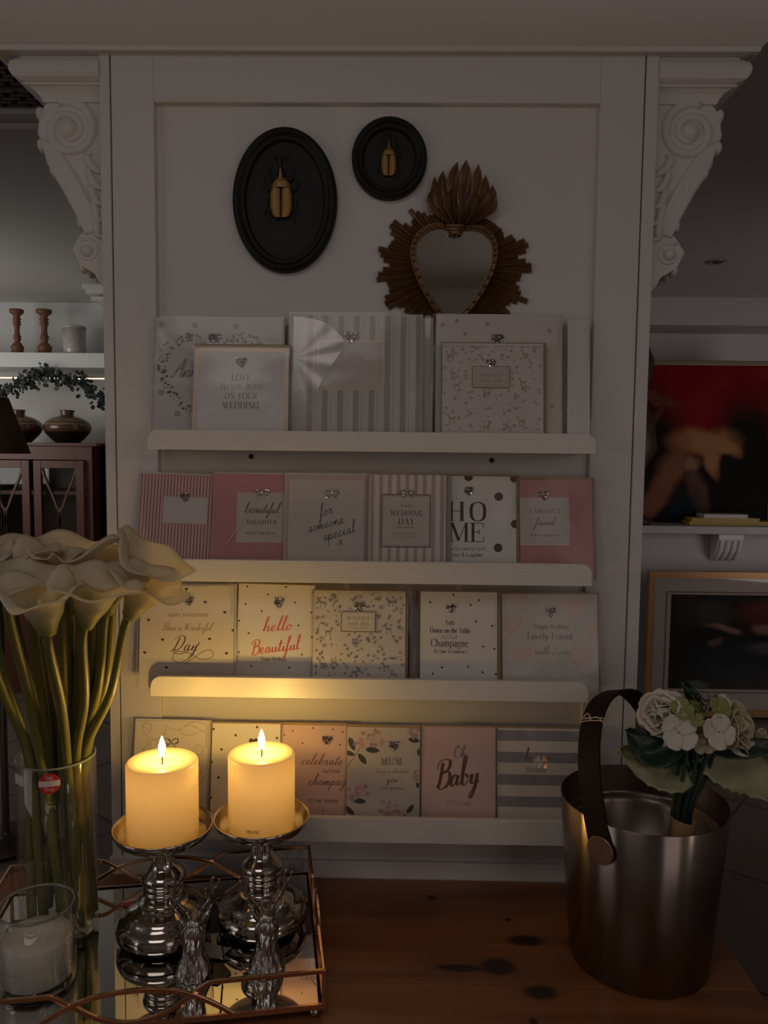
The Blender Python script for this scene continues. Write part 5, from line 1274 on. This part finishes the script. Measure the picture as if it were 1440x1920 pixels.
def candlestick(px, ybase, h_px, wpx, label):
    p = atY(px, ybase, SF+.10); k = (WB-CAM.y-.2)/FPX; H = h_px*k; R_ = wpx*k/2
    prof = [(0, 0), (1, 0), (1, .05), (.8, .07), (.9, .12), (.95, .15), (.7, .22), (.42, .27), (.42, .32), (.62, .35), (.40, .37), (.62, .40), (.40, .44), (.36, .55), (.42, .64), (.64, .67), (.40, .70), (.64, .73), (.40, .76), (.64, .79), (.42, .83), (.55, .87), (.95, .92), (1, .95), (1, 1), (0, 1)]
    return tag(B().lathe([(r*R_, z*H) for r, z in prof], bw, 24).build('candlestick', loc=(p.x, p.y, zt)), label, 'candlestick')
candlestick(33, 661, 82, 25, 'turned brown wooden candlestick, left one on the white wall shelf')
candlestick(84, 661, 82, 28, 'turned brown wooden candlestick, right one beside the glass jar on the wall shelf')
p = atY(140, 661, SF+.10); k = 4.75/FPX
g = thing('patterned_jar', 'straight glass candle jar with faint pattern on the white wall shelf', 'jar', (p.x, p.y, zt))
B().lathe([(0, 0), (19*k, 0), (20*k, 4*k), (21*k, 48*k), (19.5*k, 48*k), (19*k, 8*k), (0, 6*k)], mat('jar_glass', (.52, .49, .46), .15, var=.3, vscale=30, spec=.9), 28).build('jar_body', g)
B().lathe([(21*k, 48*k), (22*k, 49*k), (22*k, 52*k), (19*k, 52*k)], MATS['jar_glass'], 28).build('jar_rim', g)
# garland
gr = thing('leaf_garland', 'dark green leaf garland draped under the white wall shelf', 'garland', atY(100, 715, SF-.01))
R = random.Random(11); path = [Vector(p) for p in cat([atY(x, y, SF-.02) for x, y in ((-60, 745), (0, 735), (30, 722), (60, 705), (95, 700), (125, 715), (150, 708), (172, 735), (200, 752))], 8)]
s = B(); s.tube([p-gr.location for p in path], .006, mat('garland_twig', (.03, .025, .015), .7), n=6); s.build('twig', gr)
s = B(); gl = mat('garland_leaf', (.016, .026, .020), .5)
for i in range(420):
    c_ = path[R.randrange(len(path))]-gr.location+Vector((R.gauss(0, .03), R.uniform(-.05, .04), R.gauss(-.005, .024)))
    a = R.uniform(0, 6.28); n_ = Vector((R.uniform(-.6, .6), -1, R.uniform(-.6, .6))).normalized(); u = n_.cross(Vector((cos(a), .1, sin(a)))).normalized(); w = n_.cross(u); r = R.uniform(.010, .019)
    s.add([c_+u*r*cos(t)+w*r*.75*sin(t) for t in [2*pi*q/7 for q in range(7)]], [tuple(range(7))], gl)
o = s.build('leaves', gr); o['kind'] = 'stuff'
# cabinet
CF = 3.20
ctop = atY(100, 830, CF).z; xL = atY(-40, 850, CF).x; xm = atY(61, 900, CF).x; xd = atY(160, 900, CF).x; xp = atY(172, 900, CF).x
cb_ = thing('glazed_cabinet', 'reddish brown cabinet with arched glazing bars below two striped pots', 'cabinet', (xL, CF, 0))
wl = mat('mahogany_light', (.13, .045, .030), .4, bump=.1)
fr = B(); Wc = xp-xL; xdw = xd-xL; xmw = xm-xL; zlow = atY(100, 1010, CF).z-.35
fr.box((-.02, .0, ctop-.02), (Wc+.03, .48, ctop), wl); fr.box((0, .46, .0), (Wc, .48, ctop-.02), dark_wood); fr.box((Wc-.02, .02, 0), (Wc, .46, ctop-.02), dark_wood); fr.box((0, .02, 0), (.02, .46, ctop-.02), dark_wood)
fr.box((0, .01, ctop-.10), (Wc, .04, ctop-.021), wl); fr.box((0, .0, 0), (Wc, .03, zlow), wl); fr.box((xdw, .012, zlow), (Wc, .04, ctop-.10), wl)
zsh = atY(100, 922, CF+.2).z; fr.box((.02, .06, zsh-.012), (Wc-.02, .45, zsh+.012), wl); fr.box((.02, .05, zlow), (Wc-.02, .45, zlow+.02), dark_wood)
fr.build('carcass', cb_, bevel=.002)
def cab_door(x0, x1):
    d = B(); z0, z1 = zlow+.004, ctop-.104; w = .045
    d.box((x0, -.016, z0), (x0+w, .0095, z1), wl); d.box((x1-w, -.016, z0), (x1, .0095, z1), wl); d.box((x0+w, -.016, z0), (x1-w, .0095, z0+w), wl); d.box((x0+w, -.016, z1-w), (x1-w, .0095, z1), wl)
    o = d.build('door', cb_, bevel=.002)
    m = B(); a, c_ = x0+w, x1-w; xc = (a+c_)/2; zt_ = z1-w
    for sg, xs in ((1, a), (-1, c_)):
        P = cat([(xs, -.006, zt_), (xs+sg*.02, -.006, zt_-.06), (xs+sg*(c_-a)*.30, -.006, zt_-.16), (xc-sg*.02, -.006, zt_-.22), (xc, -.006, zt_-.30), (xc, -.006, z0+w)], 6)
        m.bar(P, .012, .010, wl, up=(0, 1, 0))
    m.build('glazing_bar', o)
    g_ = B(); g_.box((a, -.002, z0+w), (c_, .0, zt_), glass); g_.build('pane', o)
cab_door(.004, xmw-.012); cab_door(xmw+.012, xdw-.004)
for (bx, bz, r) in ((.14, zsh+.013, .05), (Wc-.20, zlow+.021, .06), (.42, zlow+.021, .045)):
    tag(B().lathe([(0, 0), (r*.6, 0), (r, r*.7), (r*.9, r*1.5), (r*.4, r*2), (r*.5, r*2.2), (0, r*2.2)], mat('dim_ceramic', (.22, .17, .14), .4), 24).build('ceramic_vase', loc=(xL+bx, CF+.22, bz)), {.05: 'dim vase on the upper shelf inside the glazed cabinet', .06: 'dim brown vase low at the right inside the glazed cabinet', .045: 'dim small vase low at the left inside the glazed cabinet'}[r], 'vase')
# side cabinet receding to the right
tag(B().box((xp+.04, CF+.10, 0), (-1.02, BACK-.01, ctop-.002), dark_wood).build('sideboard', bevel=.003), 'dark wood sideboard between the glazed cabinet and the white column', 'cabinet')
def pot(px, label):
    p = atY(px, 822, CF+.20); k = (CF+.2+1.28)/FPX; r = thing('striped_pot', label, 'pot', (p.x, p.y, ctop), group='squat striped pots on the cabinet')
    pr = cat([(0, 0), (18, 0), (26, 5), (38, 18), (42, 28), (38, 38), (28, 45), (16, 49), (12, 51)], 4)
    b1, b2_, b3 = mat('pot_glaze', (.10, .05, .028), .18, spec=.7), mat('pot_black', (.012, .01, .01), .3), mat('pot_stripe', (.22, .15, .08), .2)
    pr = [(a*k*1.02, z*k*1.02) for a, z in pr]; nn = len(pr)
    B().lathe(pr, b1, 40, mf=lambda j_: b2_ if pr[j_][1] < 20*k else (b3 if int(pr[j_][1]/k) in (24, 25, 33, 40, 41) else b1)).build('pot_body', r)
    B().lathe([(12*k, 51*k), (11.5*k, 56*k), (13.5*k, 60*k), (12.5*k, 61.5*k), (10*k, 60*k), (9.5*k, 52*k)], b1, 32).build('neck', r)
pot(127, 'squat dark brown glazed pot with stripes, right one on the cabinet'); pot(35, 'squat brown glazed pot partly behind the lampshade')
# lamp
LY = 1.45
la = atY(-8, 850, LY); lt = atY(-8, 746, LY); k = (LY+1.28)/FPX
lm = thing('floor_lamp', 'brown cone shade of a lamp at the left edge, in front of the cabinet', 'lamp', (la.x, LY, 0))
B().lathe([(60*k, la.z), (24*k, lt.z)], mat('lampshade_brown', (.13, .08, .045), .85), 40).build('lamp_shade', lm, solid=.003)
B().lathe([(0, .0), (.14, 0), (.14, .02), (.02, .03), (.012, .05), (.012, lt.z-.02), (0, lt.z-.02)], mat('lamp_metal', (.10, .08, .06), .4, metal=.8), 24).build('pole', lm)
# ceiling grille and cove
z_ = CEIL-.001
gx0 = -2.2; y1g = atZ(30, 192, CEIL).y; y0g = atZ(30, 100, CEIL).y-.5
g = thing('ceiling_grille', 'dark woven ceiling grille in the upper left corner', 'vent', (0, 0, CEIL-.03))
B().box((-2.4, y0g, .018), (-.62, y1g, .0295), mat('grille_black', (.012, .010, .010), .7)).build('backing', g)
s = B(); gm = mat('grille_metal', (.085, .062, .055), .5)
nx = 36
for i in range(nx):
    y = y0g+.01+(y1g-y0g-.02)*i/nx
    for q in range(26):
        x = -2.38+q*.068+(i % 2)*.034; s.box((x, y, .010), (x+.052, y+.013, .016), gm)
o = s.build('slats', g)
s = B(); s.box((-2.4, y1g, 0), (-.62, y1g+.05, .0295), wallp); s.box((-2.4, (y0g+y1g)/2+.25, .006), (-.62, (y0g+y1g)/2+.262, .017), gm); s.build('edge_frame', g)
struct(B().box((X0, y1g+.06, CEIL-.045), (-.75, y1g+.12, CEIL-.0005), ceilp).box((X0, y1g+.12, CEIL-.02), (-.75, y1g+.22, CEIL-.0005), ceilp).build('trim_3'))
# stepped cornice of a tall white bookcase seen beside the column
pc = atY(172, 560, 3.0)
s = thing('white_bookcase', 'white stepped cornice of a tall bookcase just left of the column', 'bookcase', (pc.x, 3.0, 0))
kk = 4.28/FPX; s_ = B(); s_.box((-18*kk, 0, pc.z+18*kk), (.30, .22, pc.z+26*kk), paint); s_.box((-13*kk, .01, pc.z+10*kk), (.30, .22, pc.z+18*kk), paint); s_.box((-4*kk, .02, pc.z-2*kk), (.30, .22, pc.z+5*kk), paint); s_.build('cornice', s)
B().box((18*kk+.0, .03, 0), (.30, .22, pc.z+10*kk), paint).build('bookcase_side', s)

# ------------------------------------------------------------------ right background: beam, painting, mantel, framed print
bz = atY(1330, 610, 3.40).z
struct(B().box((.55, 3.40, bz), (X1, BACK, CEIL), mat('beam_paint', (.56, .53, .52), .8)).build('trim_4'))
def canvas_mat(name, base, blobs, obj_scale=1, base2=None, split=.5):
    m, nt, b = nm(name); N = nt.nodes; L = nt.links; tc = N.new('ShaderNodeTexCoord'); n0 = N.new('ShaderNodeTexNoise'); n0.inputs['Scale'].default_value = 5; n0.inputs['Detail'].default_value = 5
    L.new(tc.outputs['Generated'], n0.inputs[0]); sb = N.new('ShaderNodeVectorMath'); sb.operation = 'MULTIPLY_ADD'; sb.inputs[1].default_value = (.14, 0, .14); L.new(n0.outputs[1], sb.inputs[0]); L.new(tc.outputs['Generated'], sb.inputs[2])
    cur = None
    for (x, z, rx, rz, ang, col, soft) in blobs:
        mp = N.new('ShaderNodeMapping'); mp.vector_type = 'TEXTURE'; mp.inputs['Location'].default_value = (x+.07, .0, z+.07); mp.inputs['Rotation'].default_value = (0, radians(ang), 0); mp.inputs['Scale'].default_value = (rx, 1e3, rz)
        L.new(sb.outputs[0], mp.inputs[0]); ln = N.new('ShaderNodeVectorMath'); ln.operation = 'LENGTH'; L.new(mp.outputs[0], ln.inputs[0])
        mr = N.new('ShaderNodeMapRange'); mr.inputs[1].default_value = 1-soft; mr.inputs[2].default_value = 1+soft; mr.inputs[3].default_value = 1; mr.inputs[4].default_value = 0; mr.interpolation_type = 'SMOOTHSTEP'; L.new(ln.outputs['Value'], mr.inputs[0])
        mx = N.new('ShaderNodeMix'); mx.data_type = 'RGBA'; L.new(mr.outputs[0], mx.inputs[0]); mx.inputs[7].default_value = (*col, 1)
        if cur is None: mx.inputs[6].default_value = (*base, 1)
        else: L.new(cur, mx.inputs[6])
        cur = mx.outputs[2]
    L.new(cur, b.inputs['Base Color']); b.inputs['Roughness'].default_value = .8; b.inputs['Specular IOR Level'].default_value = .15; return m
oc, bl, rd = (.42, .19, .08), (.012, .008, .008), (.24, .008, .012)
def pn(x, y, x0=1205, x1=1437, y0=680, y1=985): return (x-x0)/(x1-x0), (y1-y)/(y1-y0)
blobs = []
def bl_(x, y, rx, ry, ang, col, soft=.5): a = pn(x, y); blobs.append((a[0], a[1], rx/232, ry/305, ang, col, soft))
bl_(1380, 930, 130, 100, 0, bl, .4); bl_(1225, 900, 60, 160, 0, bl, .4); bl_(1400, 860, 60, 120, 0, bl, .5)
bl_(1240, 745, 40, 9, 15, (.16, .05, .03)); bl_(1240, 770, 30, 8, -55, (.13, .04, .03)); bl_(1325, 825, 55, 24, 0, oc); bl_(1360, 835, 28, 14, 15, oc); bl_(1335, 860, 14, 34, -20, oc)
bl_(1265, 880, 20, 60, 35, (.24, .10, .05)); bl_(1230, 950, 16, 50, 40, (.22, .09, .05)); bl_(1310, 920, 14, 55, -30, (.12, .055, .04)); bl_(1300, 870, 14, 14, 0, (.3, .16, .09)); bl_(1290, 960, 30, 40, 0, (.012, .02, .025))
PY_ = 3.22
a = atY(1203, 683, PY_); c_ = atY(1437, 985, PY_)
pt = thing('red_painting', 'large framed red and black painting with a bent ochre figure, standing on the mantel shelf', 'painting', (a.x, PY_, c_.z), (radians(-2), 0, 0))
Wp, Hp = c_.x-a.x, a.z-c_.z
B().box((0, 0, .0), (Wp, .02, Hp), canvas_mat('painted_canvas', rd, blobs)).build('canvas', pt)
fm = mat('pale_gold_frame', (.30, .22, .16), .4, metal=.3); f_ = B(); w = .028
f_.box((-w, -.012, Hp), (Wp+w, .03, Hp+w), fm); f_.box((Wp, -.012, 0), (Wp+w, .03, Hp), fm); f_.box((-w, -.012, 0), (0, .03, Hp), fm); f_.build('picture_frame', pt, bevel=.004)
mz = atY(1330, 987, 3.0).z
ms = thing('mantel_shelf', 'pale mantel shelf carrying the red painting and yellow books', 'shelf', (0, 0, mz))
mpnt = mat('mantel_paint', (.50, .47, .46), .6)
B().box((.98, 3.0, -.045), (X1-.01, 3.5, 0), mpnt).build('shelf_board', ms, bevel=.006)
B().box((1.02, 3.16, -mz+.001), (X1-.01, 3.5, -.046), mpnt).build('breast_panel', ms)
k = 4.3/FPX; p = atY(1382, 1005, 3.02); s = B()
s.prism_x([(3.16, -.046), (3.045, -.046), (3.045, -.075), (3.06, -.10), (3.08, -.15), (3.12, -.19), (3.15, -.21), (3.16, -.21)], p.x-.09, p.x+.05, paint)
for i in range(4): s.tube([(p.x-.07+i*.035, 3.05, -.08), (p.x-.07+i*.035, 3.075, -.14), (p.x-.07+i*.035, 3.13, -.20)], .012, paint)
s.build('carved_bracket', ms, bevel=.003)
def book(px0, px1, py0, py1, label, m, m2, Y=3.06):
    a, c_ = atY(px0, py1, Y), atY(px1, py0, Y); r = thing('book', label, 'book', (a.x, Y, a.z)); w, h = c_.x-a.x, c_.z-a.z
    B().box((0, 0, 0), (w, .15, h*.2), m).box((0, 0, h*.8), (w, .15, h), m).box((0, 0, h*.2), (.006, .15, h*.8), m).build('cover', r)
    B().box((.007, .006, h*.2), (w-.004, .144, h*.8), m2).build('pages', r); r.location.z = a.z; return h
yb_, pg = mat('book_yellow', (.50, .32, .03), .5), mat('book_pages', (.45, .32, .12), .7)
h1 = atY(1360, 977, 3.06).z-mz-.001
def stack(px0, px1, z0, h, label, m, m2):
    Y = 3.06; a, c_ = atY(px0, 980, Y).x, atY(px1, 980, Y).x; r = thing('book', label, 'book', (a, Y, z0)); w = c_-a
    B().box((0, 0, 0), (w, .12, h*.2), m).box((0, 0, h*.8), (w, .12, h), m).box((0, 0, h*.2), (.006, .12, h*.8), m).build('cover', r)
    B().box((.007, .004, h*.2), (w-.004, .116, h*.8), m2).build('pages', r)
stack(1293, 1460, mz+.0005, .022, 'yellow book lying lowest on the mantel shelf', yb_, pg)
stack(1297, 1425, mz+.0235, .018, 'yellow book in the middle of the small pile on the mantel shelf', yb_, pg)
stack(1320, 1403, mz+.0425, .020, 'thin white book on top of the yellow books', mat('book_white', (.55, .50, .50), .5), mat('pages_white', (.6, .56, .5), .7))
# dark bust edge by the column
p = atY(1196, 700, 3.1); s = B(); s.lathe([(0, 0), (.10, 0), (.10, .03), (.05, .06), (.05, .30), (.12, .42), (.10, .60), (.055, .68), (.05, .74), (.085, .82), (.09, .92), (.06, .99), (0, 1.01)], mat('dark_sculpture', (.05, .025, .02), .5), 28)
zt2 = atY(1200, 645, 3.1).z
s.mapv(lambda q: Vector((q.x, q.y, q.z*(zt2-mz)/1.01))); tag(s.build('dark_sculpture', loc=(p.x+.005, 3.12, mz)), 'dark rounded sculpture mostly hidden behind the column, before the red painting', 'sculpture')
# framed print leaning below the mantel
FY = 2.93; a = atY(1216, 1070, FY); c_ = atY(1560, 1345, FY)
pf = thing('framed_print', 'gold framed dark print in a pale double mount, leaning under the mantel', 'picture', (a.x, FY, max(c_.z, .002)))
Wf, Hf = c_.x-a.x, a.z-max(c_.z, .002); gf = mat('bright_gold_frame', (.40, .21, .09), .35, metal=.4); f_ = B(); w = 13*4.21/FPX
for o1, y0 in ((0, -.022), (w*.6, -.012)):
    w2 = w*.6 if o1 == 0 else w*.4
    f_.box((o1, y0, o1), (Wf-o1, .02, o1+w2), gf); f_.box((o1, y0, Hf-o1-w2), (Wf-o1, .02, Hf-o1), gf); f_.box((o1, y0, o1+w2), (o1+w2, .02, Hf-o1-w2), gf); f_.box((Wf-o1-w2, y0, o1+w2), (Wf-o1, .02, Hf-o1-w2), gf)
f_.build('picture_frame', pf)
k = 4.21/FPX; mo = mat('mount_board', (.42, .34, .32), .7); m2 = mat('mount_line', (.20, .10, .08), .6)
B().box((w, -.004, w), (Wf-w, .018, Hf-w), mo).build('mount', pf)
B().box((34*k, -.0046, 44*k), (Wf-34*k, -.0041, Hf-38*k), m2).box((37*k, -.0052, 47*k), (Wf-37*k, -.0047, Hf-41*k), mo).build('inner_mount', pf)
pb = []
def p2(x, y, rx, ry, ang, col, soft=.5): pb.append(((x-1260)/260, (1297-y)/184, rx/260, ry/184, ang, col, soft))
p2(1330, 1150, 40, 25, 0, (.05, .045, .045)); p2(1440, 1150, 60, 26, 10, (.10, .02, .015)); p2(1360, 1180, 30, 7, 15, (.26, .13, .10)); p2(1345, 1205, 14, 6, -30, (.24, .12, .10)); p2(1430, 1180, 22, 8, 25, (.22, .12, .09)); p2(1385, 1240, 80, 40, 0, (.02, .024, .032)); p2(1450, 1215, 50, 12, 0, (.08, .07, .07)); p2(1310, 1290, 26, 10, 0, (.11, .11, .11)); p2(1290, 1140, 20, 40, 0, (.035, .022, .02))
B().box((44*k, -.0060, 52*k), (Wf-44*k, -.0053, Hf-44*k), canvas_mat('print_image', (.014, .012, .013), pb)).build('print_sheet', pf)
B().box((w, -.0085, w), (Wf-w, -.0075, Hf-w), glass).build('glazing', pf)
# recessed downlight
p = atZ(1341, 490, CEIL); dl = thing('ceiling_downlight', 'small unlit recessed downlight in the dark ceiling at right', 'light', (p.x, p.y, CEIL-.006))
B().lathe([(.045, .0055), (.045, 0), (.034, 0), (.032, .0052)], mat('downlight_ring', (.30, .26, .24), .3, metal=.6), 32).build('trim_ring', dl)
B().lathe([(.033, .005), (0, .0054)], mat('downlight_lens', (.02, .015, .015), .3), 32).build('lens', dl)
